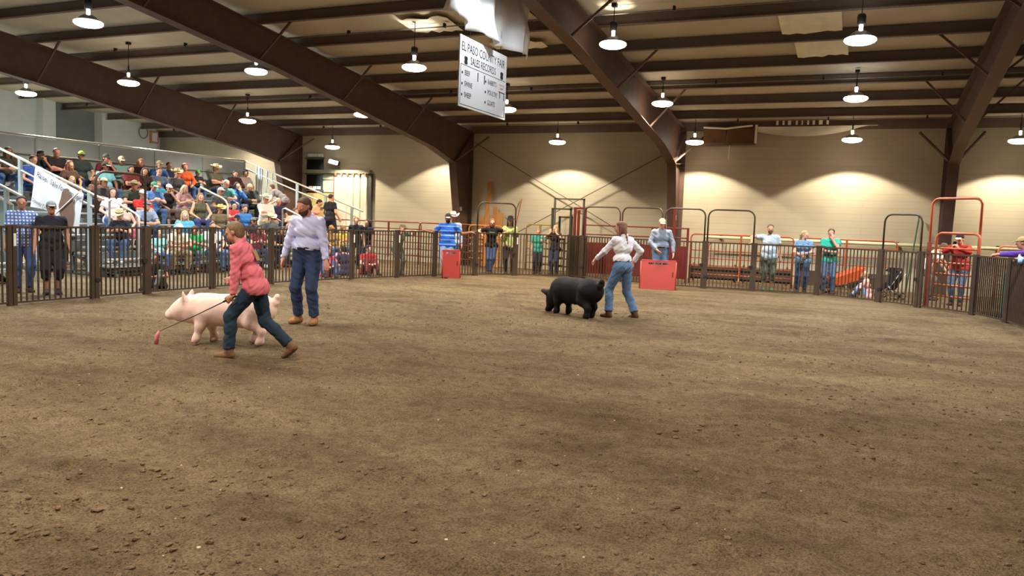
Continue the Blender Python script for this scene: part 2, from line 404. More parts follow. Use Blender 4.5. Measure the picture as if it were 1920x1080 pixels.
MB().box(-18.82, YB-.08, 0, -18.76, YB-.02, 3.2).build('edge_strip', RUSTRED, tr2)
MB().box(-20.2, YB-.04, .9, -18.85, YB, 2.45).build('board', pm('yellow_board', (214, 184, 116), .7, 0, .08, 2), tr2)

# ---- high-bay lamps
SHADE = pm('spun_aluminium_shade', (120, 116, 112), .35, .5, .05, 4, 0, 1, .5)
DARKM = pm('dark_ballast_metal', (48, 44, 44), .5, .3)
GLOWS = {}
_lamp_cache = {}
def lamp(x, y, z, tone, label, big=1.0, power=1.0, cone=122):
    t = thing('high_bay_lamp', label, 'lamp', (x, y, z), 0, 'high bay lamps hung from the roof')
    col = {'w': WARM, 'n': NEUTRAL, 'c': COOL}[tone]
    if 'm' not in _lamp_cache:
        _lamp_cache['sh'] = MB().lathe([(.05, .20), (.09, .19), (.15, .15), (.20, .09), (.235, .04), (.25, .015), (.258, .0), (.25, .0), (.235, .02), (.18, .08), (.10, .16), (.05, .18)], 24).mesh('shade', True)
        _lamp_cache['gl'] = MB().lathe([(.001, -.04), (.10, -.036), (.19, -.02), (.245, .005), (.268, .03), (.262, .06), (.24, .075), (.22, .06), (.001, .05)], 24).mesh('glass', True)
        _lamp_cache['ba'] = MB().lathe([(.03, .30), (.055, .31), (.06, .44), (.05, .48), (.01, .50)], 14, capb=True, capt=True).mesh('ballast', True)
        _lamp_cache['ne'] = MB().lathe([(.03, .20), (.034, .22), (.034, .29), (.03, .30)], 12, capb=True, capt=True).mesh('glow_neck', True)
        _lamp_cache['m'] = 1
    link('shade', _lamp_cache['sh'], SHADE, t)
    link('glass', _lamp_cache['gl'], em('lamp_glass_'+tone, col, 14.0), t)
    link('glow_neck', _lamp_cache['ne'], em('lamp_neck_'+tone, col, 25.0), t)
    if y < 16 and tone != 'w': link('ballast', _lamp_cache['ba'], DARKM, t).scale = (1.25, 1.25, 1.0)
    else: link('socket', _lamp_cache['ba'], DARKM, t).scale = (.35, .35, 1)
    top = roofz(y)-.10-z
    MB().tube([(0, 0, .49), (0, 0, top)], .009, 6).build('hanger_cord', DARKM, t)
    MB().box(-.05, -.05, top-.06, .05, .05, top).build('junction_box', DARKM, t)
    l = bpy.data.lights.new('lamp_light', 'SPOT'); l.energy = LAMP_W*power; l.color = col
    l.spot_size = math.radians(cone); l.spot_blend = .10 if cone < 130 else .6; l.shadow_soft_size = .14
    lo = bpy.data.objects.new('lamp_light', l); COL.objects.link(lo); lo.parent = t; lo.location = (0, 0, -.06)
    if y == 15.3 and -10 < x < 1:      # open-topped reflector spills a little light up onto the insulation
        ul = bpy.data.lights.new('spill_light', 'SPOT'); ul.energy = 55; ul.color = col; ul.spot_size = math.radians(75); ul.spot_blend = .5; ul.shadow_soft_size = .05
        uo = bpy.data.objects.new('spill_light', ul); COL.objects.link(uo); uo.parent = t; uo.location = (0, .1, .28); uo.rotation_euler = (math.radians(180), 0, 0)
    return t
LAMPS = [
 (-13.98, 11.0, 5.12, 'c', 'cool white lamp in the top left corner, closest to the camera', 1.0),
 (-22.0, 15.3, 4.71, 'c', 'cool white lamp at the far left edge, below the first roof beam', 1.0),
 (-17.95, 15.3, 4.86, 'w', 'warm lamp over the stair rail side of the bleachers', 1),
 (-13.66, 15.3, 4.98, 'c', 'cool white lamp between the two left roof beams', 1),
 (-9.23, 15.3, 4.88, 'n', 'big lamp hanging just left of the sales records sign', 1),
 (-4.71, 15.3, 5.13, 'n', 'big lamp just right of the middle roof beam', 1),
 (-.23, 15.3, 4.96, 'c', 'large cool lamp with visible shade high at the right', 1),
 (-18.46, 20.3, 4.52, 'w', 'warm lamp over the far top rows of the bleachers', 1),
 (-14.0, 20.3, 4.63, 'w', 'warm lamp below the second roof beam from the left', 1),
 (-9.23, 20.3, 4.68, 'w', 'lamp half hidden behind the lower corner of the sign', 1),
 (-4.86, 20.3, 4.73, 'w', 'warm lamp halfway down the middle roof beam', 1),
 (-.31, 20.3, 4.73, 'c', 'cool lamp in the middle of the right-hand row of three', 1),
 (-13.75, 24.3, 4.36, 'w', 'low lamp hidden behind the second roof beam from the left', 1),
 (-18.07, 24.3, 4.08, 'w', 'low warm lamp in front of the sliding door wall', 1),
 (-9.2, 24.3, 4.2, 'w', 'low lamp over the crossed wall bracing', 1),
 (-4.77, 24.3, 4.17, 'w', 'low lamp beside the knee of the middle frame', 1),
 (-.39, 24.3, 4.21, 'w', 'low lamp under the sagging white insulation', 1),
 (3.63, 24.3, 4.15, 'w', 'low lamp cut by the right edge of the picture', 1),
]
for x, y, z, tn, lb, pw in LAMPS: lamp(x, y, z, tn, lb, 1, pw*(.52 if y > 24 else (1.5 if x < -21 else .55 if x < -17 else 1)), 172 if x < -21 else 140 if x < -17 and y < 22 else 150 if y == 20.3 else 122)
# unseen lamps added for light, outside the picture or behind the left roof beam
OUT = [(-9.2, 9.6, 'n', 1, 'just above the picture over the near left of the ring'), (-4.8, 11.6, 'c', .25, 'just above the picture beside the hanging sign'), (-.3, 9.6, 'n', 1, 'just above the picture over the right of the ring'),
       (4.2, 15.3, 'n', .8, 'past the right edge level with the sign'), (4.2, 9.6, 'n', .5, 'past the right edge beside the camera'), (4.2, 20.3, 'n', 1, 'past the right edge over the right fence'),
       (-18, 10.2, 'c', 1, 'past the left edge over the second bleacher'), (-25.5, 12.3, 'c', 5, 'past the left edge near the end wall'), (-22.3, 20.3, 'c', 2.0, 'behind the left roof beam near the end wall'), (-22.6, 24.3, 'w', .2, 'behind the left roof beam near the back wall'),  # end wall and beam lamps are added to brighten the left walls
       (-13.7, 4.5, 'c', 1, 'left of the camera over the ring fence'), (-9.2, 4.0, 'n', 1, 'left of the camera over the ring'), (-4.7, 3.6, 'n', .9, 'near the camera, slightly to its left'), (-.3, 3.6, 'n', .5, 'right above the camera'), (-9.2, -2, 'n', 1, 'behind the camera to the left'), (-2, -3, 'n', .8, 'straight behind the camera')]
for x, y, tn, pw, lb in OUT: lamp(x, y, {20.3: 5.05, 24.3: 4.6, 11.6: 5.69}.get(y, roofz(y)-1.35) if x < 0 else roofz(y)-1.35, tn, 'added unseen lamp '+lb, 1, pw, 165 if y == 11.6 or x < -22 else 122)
fl_ = thing('flood_light', 'small tilted cool white flood light on the wall above the sliding door', 'lamp', (-18.7, 25.28, 3.63)); fl_.rotation_euler = (math.radians(-12), math.radians(12), 0)
MB().box(-.22, -.05, -.08, .22, .06, .08).build('housing', DARKM, fl_); MB().box(-.20, -.075, -.07, .20, -.05, .07).build('glass', em('flood_glass', COOL, 25), fl_)
MB().box(-.03, .06, -.03, .03, .25, .03).build('bracket', DARKM, fl_)
# conduit along the lamp rows
for y in (24.3, 20.3, 15.3, 11.0):
    cn = thing('conduit', 'thin conduit pipe along the lamp row nearest %s' % {24.3: 'the back wall', 20.3: 'the middle of the roof', 15.3: 'the hanging sign', 11.0: 'the camera'}[y], 'pipe', (0, 0, 0))
    MB().tube([(XL+1, y+.1, roofz(y)-.27), (XRT-1, y+.1, roofz(y)-.27)], .014, 6).build('pipe', pm('conduit_grey', (120, 112, 100), .5, .4), cn)
    for x in np.arange(XL+2, XRT-2, 2.5): MB().box(x-.02, y+.06, roofz(y)-.29, x+.02, y+.14, roofz(y)-.2).build('clip', DARKM, cn)
patch(-1.75, -.6, 5, .15, .85, 1); patch(-1.55, -.5, 4, .2, .9, 2); patch(-8.2, -6.9, 5, .2, .5, 3); patch(-9.6, -8.4, 6, .1, .6, 4); patch(-2.0, -.4, 7, .3, .7, 9)
# sagging strip of white facing and brown panel under the eave
sg = thing('sagging_facing', 'white strip of insulation facing sagging under the eave above the right wall', 'insulation')
P = []; n = 14
for i in range(n+1):
    t = i/n; x = -3.05+3.3*t
    for j in range(4):
        P.append((x, 25.05+.06*math.sin(j+t*5), 4.74-(.30*math.sin(math.pi*min(1, t*1.0+.12))**.7)*j/3))
MB().add(P, [(4*i+j, 4*i+4+j, 4*i+5+j, 4*i+1+j) for i in range(n) for j in range(3)]).build('sheet', PATCH, sg, True)
r8 = random.Random(4)
for i in range(9): MB().box(-2.5+i*.17+r8.uniform(-.03, .03), 25.0, 4.78, -2.44+i*.17+r8.uniform(-.02, .03), 25.03, 4.90).build('torn_tab', PATCH, sg)
bp_ = thing('hanging_board', 'rusty brown board hung in a frame under the eave beside the middle column', 'board')
BRN = pm('rusty_brown_board', (98, 66, 40), .8, 0, .25, 4)
MB().box(-4.66, 25.1, 4.26, -3.98, 25.16, 4.70).build('board', BRN, bp_); MB().box(-3.94, 25.1, 4.26, -3.14, 25.16, 4.70).build('board', BRN, bp_)
MB().box(-4.7, 25.06, 4.2, -3.1, 25.12, 4.27).build('bottom_rail', STEEL, bp_)
MB().box(-3.12, 25.05, 4.25, -3.06, 25.12, 4.8).build('side_strip', PATCH, bp_)
MB().tube([(-4.66, 25.05, 4.74), (-4.0, 25.05, 4.70), (-3.2, 25.05, 4.78)], .03, 6).build('rolled_edge', PATCH, bp_)
MB().tube([(-3.85, 25.1, 4.22), (-3.87, 25.1, 3.75)], .012, 6).build('strap', PATCH, bp_)

# ---- hanging sign: EL PASO COUNTY FAIR SALES RECORDS, faces +X
sgn = thing('hanging_sign', 'white sales records board hanging from the roof, printed in black', 'sign', (-6.0, 0, 0))
SX = 0.0; SY0, SY1, SZ0, SZ1 = 11.33, 13.13, 3.44, 4.56
MB().box(-.02, SY0, SZ0, .0, SY1, SZ1).build('board', WHITEV, sgn)
def text3(parent, s, size, loc, mat, rot, name='lettering', align='LEFT', ext=.0, xs_=1.0):
    cu = bpy.data.curves.new(name, 'FONT'); cu.body = s; cu.size = size; cu.align_x = align; cu.extrude = ext; cu.resolution_u = 2
    o = bpy.data.objects.new(name, cu); COL.objects.link(o)
    dg = bpy.context.evaluated_depsgraph_get(); me = bpy.data.meshes.new_from_object(o.evaluated_get(dg)); bpy.data.objects.remove(o)
    me.name = name
    o = link(name, me, mat, parent, loc); o.rotation_euler = rot; o.scale = (xs_, 1, 1); return o
RX = (math.radians(90), 0, math.radians(90))
INK = pm('sign_ink', (58, 50, 62), .7); REDINK = pm('sign_red_ink', (196, 110, 90), .7)
W_ = SY1-SY0
def st(s, size, fy, fz, xs_=1.0, mat=INK): text3(sgn, s, size, (.003, SY0+W_*fy, SZ0+(SZ1-SZ0)*fz), mat, RX, 'lettering', 'LEFT', 0, xs_)
st('EL PASO COUNTY FAIR', .20, .03, .79, .79); st('SALES RECORDS', .175, .21, .635, .76)
for s, fy, fz in (('BEEF', .1, .455), ('SWINE', .1, .30), ('SHEEP', .1, .145), ('RABBITS', .58, .455), ('POULTRY', .58, .30), ('GOATS', .58, .145)): st(s, .12, fy, fz, .78)
st('PEN OF MEAT', .045, .84, .50, .8, REDINK); st('RABBITS', .045, .86, .45, .8, REDINK)
def ink(y0, z0, y1, z1, nm='rule'): MB().box(.0, SY0+W_*y0, SZ0+(SZ1-SZ0)*z0, .003, SY0+W_*y1, SZ0+(SZ1-SZ0)*z1).build(nm, INK, sgn)
ink(.02, .592, .98, .598); ink(.02, .03, .98, .036); ink(.02, .03, .025, .592); ink(.972, .03, .98, .2)
ink(.36, .43, .375, .56); ink(.50, .43, .515, .56); ink(.83, .40, .97, .412); ink(.85, .31, .862, .40); ink(.95, .29, .962, .40)
for fy, fz in ((.055, .48), (.055, .325), (.055, .17), (.535, .48), (.535, .325), (.535, .17)):
    MB().lathe([(.001, 0), (.022, 0), (.022, .003), (.001, .003)], 10).build('bullet', INK, sgn, False).matrix_local = Matrix.Translation((.0, SY0+W_*fy, SZ0+(SZ1-SZ0)*fz)) @ Matrix.Rotation(math.radians(90), 4, 'Y')
for fy in (.12, .89):      # four-leaf emblems
    for k in range(4):
        a = math.pi/4+k*math.pi/2
        MB().lathe([(.001, 0), (.036, 0), (.036, .003), (.001, .003)], 10).build('emblem_leaf', INK, sgn, False).matrix_local = Matrix.Translation((.0, SY0+W_*fy+.032*math.cos(a), SZ0+(SZ1-SZ0)*.665+.042*math.sin(a))) @ Matrix.Rotation(math.radians(90), 4, 'Y')
for fy in (.2, .86): MB().tube([(-.01, SY0+W_*fy, SZ1), (-.01, SY0+W_*fy, roofz(12.2)-.2)], .006, 5).build('hanging_wire', DARKM, sgn)

# ---- crumpled white sheet hanging above the sign
sh = thing('white_sheet', 'crumpled white plastic sheet hanging from the roof above the sign', 'sheet', (-6.0, 0, 0))
n, m_ = 60, 14; P = []
for i in range(n+1):
    t = i/n; y = 10.6+3.5*t
    zb = 4.72+.025*math.sin(t*9)+.02*math.sin(t*21)-(.0 if t < .24 else .05)+(.06 if t > .86 else 0)-.05*max(0, t-.86)*7
    for j in range(m_+1):
        q = j/m_; z = zb+(roofz(y)-.36-zb)*q
        x = .07+.10*math.sin(t*17+q*1.5)*(1-.4*q)+.05*math.sin(t*41+q*3)*(1-.6*q)+.03*math.sin(q*9+t*5)
        P.append((x, y+.05*math.sin(q*4+t*7), z))
F = [(i*(m_+1)+j, (i+1)*(m_+1)+j, (i+1)*(m_+1)+j+1, i*(m_+1)+j+1) for i in range(n) for j in range(m_)]
o = MB().add(P, F).build('sheet', pm('white_plastic_sheet', (240, 240, 242), .35, 0, .02, 3, 0, 1, .5), sh, True)
so = o.modifiers.new('thick', 'SOLIDIFY'); so.thickness = .006
MB().tube([(.03, 10.55, roofz(10.55)-.36), (.03, 14.15, roofz(14.15)-.36)], .02, 6).build('top_pole', DARKM, sh)

# ================================================================== BLEACHERS
def row_x(r): return -15.7-.70*r
def row_z(r): return .43+.254*r
NR = 8
FRAMEG = pm('grey_steel_understructure', (98, 104, 104), .6, .3)
BACKS = pm('grey_back_sheet', (180, 190, 196), .6, 0, .06, 2)
RAILM = pm('pale_rail_tube', (206, 196, 176), .4, .4, .06, 4, 0, 1, .5)
def bleacher(y0, y1, label, near_rail, far_rail, back=True):
    b = thing('bleacher', label, 'bleacher', (row_x(3.5), (y0+y1)/2, 0))
    ox, oy = -row_x(3.5), -(y0+y1)/2
    def part(mb, name, mat, sm=False):
        return mb.build(name, mat, b, sm, (ox, oy, 0))
    for r in range(NR):
        x, z = row_x(r), row_z(r)
        part(MB().prism([(x-.13, z-.045), (x+.12, z-.045), (x+.13, z-.03), (x+.13, z-.005), (x+.12, z), (x-.13, z)], y0, y1, 'y'), 'seat_plank', ALU)
        for k in range(2):
            xa = x+.30+k*.27
            part(MB().box(xa, y0, z-.45, xa+.25, y1, z-.41), 'foot_plank', ALU) if r > 0 else None
        if r > 0: part(MB().box(x+.14, y0, z-.40, x+.155, y1, z-.14), 'riser', FRAMEG)
    ys_ = np.linspace(y0+.2, y1-.2, int((y1-y0)/1.8)+1)
    for y in ys_:
        mb = MB(); mb.beam((row_x(0)+.1, y, .05), (row_x(7)-.15, y, .05), .05, .06); mb.beam((row_x(0), y, .0), (row_x(7), y, row_z(7)-.5), .05, .08)
        for r in range(NR):
            mb.beam((row_x(r), y, .0), (row_x(r), y, row_z(r)-.045), .05, .05)
            if r > 0: mb.beam((row_x(r)-.1, y, row_z(r)-.46), (row_x(r)+.82, y, row_z(r)-.46), .04, .05)
        part(mb, 'support_frame', FRAMEG)
    if back:
        xb = row_x(7)-.35
        n = max(1, int((y1-y0)/2.0))
        for i in range(n):
            a = y0+(y1-y0)*i/n; c = y0+(y1-y0)*(i+1)/n
            part(MB().box(xb-.02, a+.02, row_z(7)-.25, xb, c-.02, 3.44), 'back_sheet', BACKS)
        for i in range(n+1):
            a = y0+(y1-y0)*i/n
            part(MB().box(xb-.04, a-.03, 0, xb+.03, a+.03, 3.46), 'back_post', GALV)
        part(MB().tube([(xb, y0, 3.48), (xb, y1, 3.48)], .03, 8), 'back_rail', RAILM, True)
        part(MB().tube([(xb+.05, y0, 2.98), (xb+.05, y1, 2.98)], .022, 8), 'mid_rail', RAILM, True)
    def stair_rail(y, flip):
        xb = row_x(7)-.35; x1 = -15.75; z0, z1 = 3.48, 1.78
        part(MB().tube([(xb, y, z0), (x1, y, z1)], .032, 8), 'hand_rail', RAILM, True)
        part(MB().tube([(xb, y, z0-.28), (x1-.3, y, z1-.18)], .026, 8), 'lower_rail', RAILM, True)
        for x in (-20.3, -18.57, -17.33, -16.2):
            z = z0+(z1-z0)*(x-xb)/(x1-xb); zf = max(0, row_z((-15.7-x)/.7)-.5)
            part(MB().box(x-.045, y-.03, zf, x+.045, y+.03, z), 'rail_post', GALV)
    if near_rail: stair_rail(y0-.06, 0)
    if far_rail: stair_rail(y1+.06, 1)
    return b, part
bm_, part_m = bleacher(12.8, 22.9, 'long aluminium bleacher packed with spectators behind the left fence', True, True)
# aisle handrails inside the main bleacher
part_m(MB().tube([(-18.55, 18.35, 1.3), (-18.55, 18.35, 2.28), (-18.5, 18.35, 2.32), (-17.66, 18.35, 2.02), (-17.5, 18.35, 1.93), (-17.42, 18.35, 1.8), (-17.42, 18.35, .75)], .03, 8), 'aisle_rail', RAILM, True)
part_m(MB().tube([(-17.1, 14.0, .9), (-17.1, 14.0, 1.75), (-17.0, 14.0, 1.8), (-16.2, 14.0, 1.48), (-16.1, 14.0, 1.4), (-16.1, 14.0, .15)], .028, 8), 'aisle_rail', RAILM, True)
part_m(MB().tube([(-16.9, 20.2, .9), (-16.9, 20.2, 1.75), (-16.8, 20.2, 1.78), (-15.7, 20.2, 1.36), (-15.6, 20.2, 1.3), (-15.6, 20.2, .0)], .028, 8), 'aisle_rail', RAILM, True)
# extra balusters near the top of the far stair
for i in range(4): part_m(MB().box(-20.45+i*.24, 22.93, 2.0, -20.40+i*.24, 22.98, 3.3-.08*i), 'baluster', GALV)
bl_, part_l = bleacher(4.6, 10.75, 'second aluminium bleacher cut by the left edge of the picture', False, True)
part_l(MB().prism([(-17.6, .3), (-16.05, .3), (-16.05, 1.6), (-17.6, 2.2)], 10.84, 10.86, 'y'), 'end_panel', pm('grey_end_panel', (138, 150, 142), .6, .1, .06, 2))

# vinyl banner on the near stair rail of the main bleacher
ban = thing('banner', 'white vinyl banner with a brown animal shape tied to the bleacher stair rail', 'banner', (-17.1, 12.66, 0))
def bz(x):      # top edge follows the rail
    return 2.50+(x+17.9)*(-.375)
n = 30; m_ = 10; P = []
for i in range(n+1):
    x = -17.92+1.62*i/n; tz = bz(x); h = .95-.15*math.sin(math.pi*i/n)
    for j in range(m_+1):
        q = j/m_; P.append((x+17.1-.2*q, .02*math.sin(i*.55+q*3)*q-.01*math.sin(i*1.2), tz-h*q))
o = MB().add(P, [(i*(m_+1)+j, (i+1)*(m_+1)+j, (i+1)*(m_+1)+j+1, i*(m_+1)+j+1) for i in range(n) for j in range(m_)]).build('sheet', WHITEV, ban, True)
sl = math.atan(-.375)
BR = pm('brown_print', (120, 92, 78), .6)
pts = [(-.10, .0), (-.02, .16), (.02, .3), (.10, .38), (.2, .39), (.28, .3), (.36, .18), (.40, .0), (.42, -.2), (.38, -.42), (.3, -.6), (.1, -.62), (.05, -.4), (-.06, -.2)]
MB().prism([(px+.12, pz+1.62) for px, pz in pts], -.04, -.034, 'y').build('animal_print', BR, ban)
def bt(s, size, x, dz): text3(ban, s, size, (x+17.1, -.036, bz(x)-dz), pm('banner_ink', (60, 56, 70), .7), (math.radians(90), -sl, 0), 'lettering')
bt('Raise', .18, -17.84, .2); bt('Sale', .18, -17.38, .2); bt('for America', .18, -17.08, .2); bt('County Fair', .12, -18.02, .84)
MB().tube([(-.25, -.06, 1.28), (.72, -.06, 1.92)], .014, 6).build('tie_pole', RAILM, ban)

# ================================================================== RING FENCE
FH = 1.27
_bars = {}
def bar_mesh(h):
    k = round(h, 2)
    if k not in _bars: _bars[k] = MB().box(-.011, -.011, .045, .011, .011, h).mesh('bar')
    return _bars[k]
_post = MB().box(-.032, -.032, 0, .032, .032, FH+.015).mesh('post')
_dpost = MB().box(-.042, -.04, 0, .042, .04, FH+.02).mesh('post')
TAGW = pm('white_paint_tag', (226, 226, 220), .6)
def fence_panel(a, b, label, arch=0, dense=.1, name=None, mat=FENCE, tagw=False, mid=False, archmat=None, h=FH):
    a = V(a+(0,)); b = V(b+(0,)); L = (b-a).length; rz = math.atan2(b.y-a.y, b.x-a.x)
    t = thing(name or ('arch_gate' if arch else 'fence_panel'), label, 'gate' if arch else 'fence', a, rz, 'brown barred panels of the ring fence')
    for x in (.04, L-.04): link('post', _dpost if arch else _post, mat, t, (x, 0, 0))
    MB().box(.04, -.02, h-.035, L-.04, .02, h).build('top_rail', mat, t)
    MB().box(.04, -.015, .03, L-.04, .015, .06).build('bottom_rail', mat, t)
    if mid: MB().box(.04, -.012, .62, L-.04, .012, .645).build('middle_rail', mat, t)
    n = max(2, int(round((L-.1)/dense)))
    for i in range(1, n): link('bar', bar_mesh(h-.03), mat, t, (.05+(L-.1)*i/n, 0, 0))
    if arch:
        r = .2; x0, x1 = .04, L-.04
        P = [(x0, 0, h)]+[(x0+r-r*math.cos(math.radians(d_)), 0, arch-r+r*math.sin(math.radians(d_))) for d_ in range(0, 91, 15)]
        P += [(x1-r+r*math.sin(math.radians(d_)), 0, arch-r+r*math.cos(math.radians(d_))) for d_ in range(0, 91, 15)]+[(x1, 0, h)]
        MB().tube(P, .022, 8).build('arch_tube', archmat or mat, t, True)
        MB().box(L-.13, -.05, .6, L-.03, .05, .68).build('latch', DARKM, t); MB().box(.0, -.05, .3, .1, .05, .36).build('hinge', DARKM, t)
    if tagw: MB().box(.02, -.036, .95, .06, -.033, 1.15).build('paint_mark', TAGW, t)
    return t
FP = dict(A0=(-12.3, 6.85), A=(-12.3, 8.27), B=(-12.3, 9.75), C=(-12.32, 10.9), D=(-12.32, 12.55), E=(-12.2, 14.2), F=(-11.98, 15.45), G=(-11.72, 16.65), H=(-11.32, 18.15),
          I=(-10.9, 19.45), J=(-10.28, 20.75), K=(-9.43, 21.75), L=(-8.1, 22.8), M=(-7.62, 22.55), N=(-6.32, 22.15), O=(-4.95, 21.55), P=(-3.81, 21.68), Q=(-2.55, 21.9), R=(-.95, 22.0), S=(.49, 20.98),
          T=(1.31, 20.22), U=(2.3, 19.32), Vv=(2.72, 17.95), W=(2.9, 16.8), X=(3.05, 15.2))
for a, b, lb, kw in [
  ('A0', 'A', 'barred fence panel cut by the left edge of the picture', {}),
  ('A', 'B', 'barred fence panel in front of the plaid and black shirted men at the left', dict(tagw=True)),
  ('B', 'C', 'arched walk gate in the left fence, near the white banner', dict(arch=2.24, tagw=True)),
  ('C', 'D', 'barred fence panel just right of the left arched gate', {}),
  ('D', 'E', 'barred fence panel behind the boy in the pink shirt', dict(tagw=True)),
  ('E', 'F', 'barred fence panel just left of the judge', {}),
  ('F', 'G', 'barred fence panel hidden partly by the judge', {}),
  ('G', 'H', 'barred fence panel right of the judge below the stair rail', dict(tagw=True)),
  ('H', 'I', 'barred fence panel under the arms of the camouflage clad kid', dict(tagw=True)),
  ('I', 'J', 'barred fence panel the man in the blue polo leans on', {}),
  ('J', 'K', 'arched gate with two girls standing behind it', dict(arch=2.15)),
  ('K', 'L', 'barred fence panel in front of the kid in teal', dict(tagw=True)),
  ('L', 'M', 'narrow barred panel seen nearly edge on behind the black pig', dict(dense=.05)),
  ('M', 'N', 'arched gate behind the girl with the pig, over a maroon sheet', dict(arch=2.14)),
  ('N', 'O', 'arched gate just right of the girl in the white shirt', dict(arch=2.14)),
  ('O', 'P', 'arched gate behind the large red board', dict(arch=2.14)),
  ('P', 'Q', 'arched gate left of the man in the pale grey shirt', dict(arch=2.14)),
  ('Q', 'R', 'barred fence panel in front of the pale grey shirted man', {}),
  ('R', 'S', 'barred fence panel in front of the orange wheelbarrow', {}),
  ('S', 'T', 'small arched gate left of the tall orange arch', dict(arch=2.12)),
  ('T', 'U', 'barred fence panel in front of the orange pipe gate', {}),
  ('U', 'Vv', 'angled barred panel below the purple sleeve at the right', dict(dense=.085)),
  ('Vv', 'W', 'dense barred panel against the right edge of the picture', dict(dense=.08)),
  ('W', 'X', 'barred panel just beyond the right edge', {})]:
    fence_panel(FP[a], FP[b], lb, **kw)
# second leaf folded behind the narrow panel
fence_panel((-8.05, 22.95), (-7.5, 22.66), 'folded second leaf right behind the narrow edge on panel', dense=.06)

# ================================================================== PIPE CORRAL BEHIND
def pipe_panel(x0, x1, y, label, mat=ORANGE, h=1.46, rails=(.28, .52, .75, .98, 1.22), bow=False, posts=1, rr=.022, y1=None):
    t = thing('pipe_panel', label, 'fence', (x0, y, 0), math.atan2((y1 if y1 is not None else y)-y, x1-x0), 'orange pipe corral panels')
    L = math.hypot(x1-x0, (y1 if y1 is not None else y)-y); r = .12
    P = [(0, 0, 0), (0, 0, h-r), (.035, 0, h-.035), (r, 0, h), (L-r, 0, h), (L-.035, 0, h-.035), (L, 0, h-r), (L, 0, 0)]
    MB().tube(P, rr, 8).build('frame_tube', mat, t, True)
    for z in rails: MB().tube([(0, 0, z), (L, 0, z)], rr*.85, 6).build('rail', mat, t, True)
    for k in range(1, posts+1): MB().box(L*k/(posts+1)-.03, -.02, .2, L*k/(posts+1)+.03, .02, h).build('upright', mat, t)
    return t
pipe_panel(-19.8, -17.0, 24.3, 'rust red pipe panel under the sliding door', RUSTRED)
pipe_panel(-16.9, -14.2, 24.3, 'rust red pipe panel left of the man in the blue polo', RUSTRED)
pipe_panel(-14.1, -11.6, 24.0, 'rust red pipe panel behind the man in the blue polo', RUSTRED)
pipe_panel(-11.6, -10.4, 22.9, 'orange pipe panel in front of the leaning timber boards', pm('tan_orange_pipe', (186, 116, 60), .55), rails=(.4, .62, .85, 1.05, 1.25))
pipe_panel(-10.3, -9.3, 24.6, 'dull yellow pipe panel behind the girl in the black hat', pm('dull_yellow_pipe', (150, 120, 66), .6), h=1.55)
pipe_panel(-4.6, -1.7, 23.7, 'orange pipe panel left of and behind the pale grey shirted man')
pipe_panel(-1.6, .95, 23.9, 'orange pipe panel behind the woman and the teal shirt')
pipe_panel(-4.3, -1.5, 25.0, 'second orange pipe panel close to the wall', posts=0, h=1.2, rails=(.3, .7))
pipe_panel(3.1, 5.4, 22.4, 'orange pipe panel behind the purple shirt at the right edge')
# weathered kick boards under the right hand panels
for i, (x0, x1) in enumerate(((-4.6, -3.2), (-3.15, -1.75), (-1.6, -.3), (-.25, .95))):
    k = thing('kick_board', '%s dark weathered plank on edge from the left, low behind the right fence' % ('first', 'second', 'third', 'fourth')[i], 'board', (x0, 23.8, 0))
    MB().box(0, 0, .12, x1-x0, .04, .55).build('plank', pm('dark_weathered_plank', (86, 70, 56), .9, 0, .2, 4), k)
    for x in (.1, x1-x0-.1): MB().box(x-.03, .04, 0, x+.03, .1, .6).build('stake', WOOD, k)
# pale water pipe along the wall
wp = thing('wall_pipe', 'pale pipe running low along the back wall on the right', 'pipe')
MB().tube([(-4.5, 25.3, 1.36), (4.5, 25.3, 1.36)], .05, 8).build('pipe', pm('pale_pipe', (206, 196, 160), .6), wp, True)
for x in (-4, -1.5, 1, 3.5): MB().box(x-.03, 25.3, 1.28, x+.03, 25.5, 1.44).build('bracket', DARKM, wp)

# maroon chute
mc = thing('loading_chute', 'maroon steel chute with tall posts and sheet sides behind the arched gates', 'chute', (-8.1, 23.2, 0))
for x in (0, .12, .33): MB().box(x-.035, -.035, 0, x+.035, .035, 2.13 if x != .12 else 2.05).build('post', MAROON, mc)
MB().box(-.03, -.03, 2.07, .36, .03, 2.13).build('top_bar', MAROON, mc)
for i in range(3):
    MB().box(.36+i*1.05, -.012, .12, 1.38+i*1.05, .012, 1.08).build('sheet_side', MAROON, mc)
    MB().box(1.37+i*1.05, -.03, 0, 1.43+i*1.05, .03, 1.62).build('post', MAROON, mc)
for z in (1.32, 1.60): MB().tube([(.36, 0, z), (3.5, 0, z)], .022, 6).build('rail', MAROON, mc)
MB().box(3.05, -.03, 0, 3.11, .03, 2.15).build('tall_post', MAROON, mc)
# green and grey gate frames
GREEN = pm('dark_green_frame', (66, 72, 52), .6); GREYF = pm('dull_grey_frame', (112, 108, 96), .6)
def frame_gate(x, y, wdt, h, label, mat, rails=(), cat='gate'):
    t = thing('gate_frame', label, cat, (x, y, 0))
    for xx in (0, wdt): MB().box(xx-.03, -.025, 0, xx+.03, .025, h).build('post', mat, t)
    MB().box(-.03, -.025, h-.05, wdt+.03, .025, h).build('top_bar', mat, t)
    for z in rails: MB().box(0, -.015, z-.02, wdt, .015, z+.02).build('rail', mat, t)
    return t
frame_gate(-9.0, 23.6, .62, 2.1, 'dark green tall gate frame behind the two kids', GREEN, (.25, .5, .75, 1.0))
frame_gate(-9.23, 24.4, 1.0, 2.44, 'dull grey taller frame right behind the green gate frame', GREYF)
frame_gate(-8.95, 24.15, .42, 1.85, 'small brown inner frame beside the kid in black', pm('brown_frame', (80, 62, 44), .6))
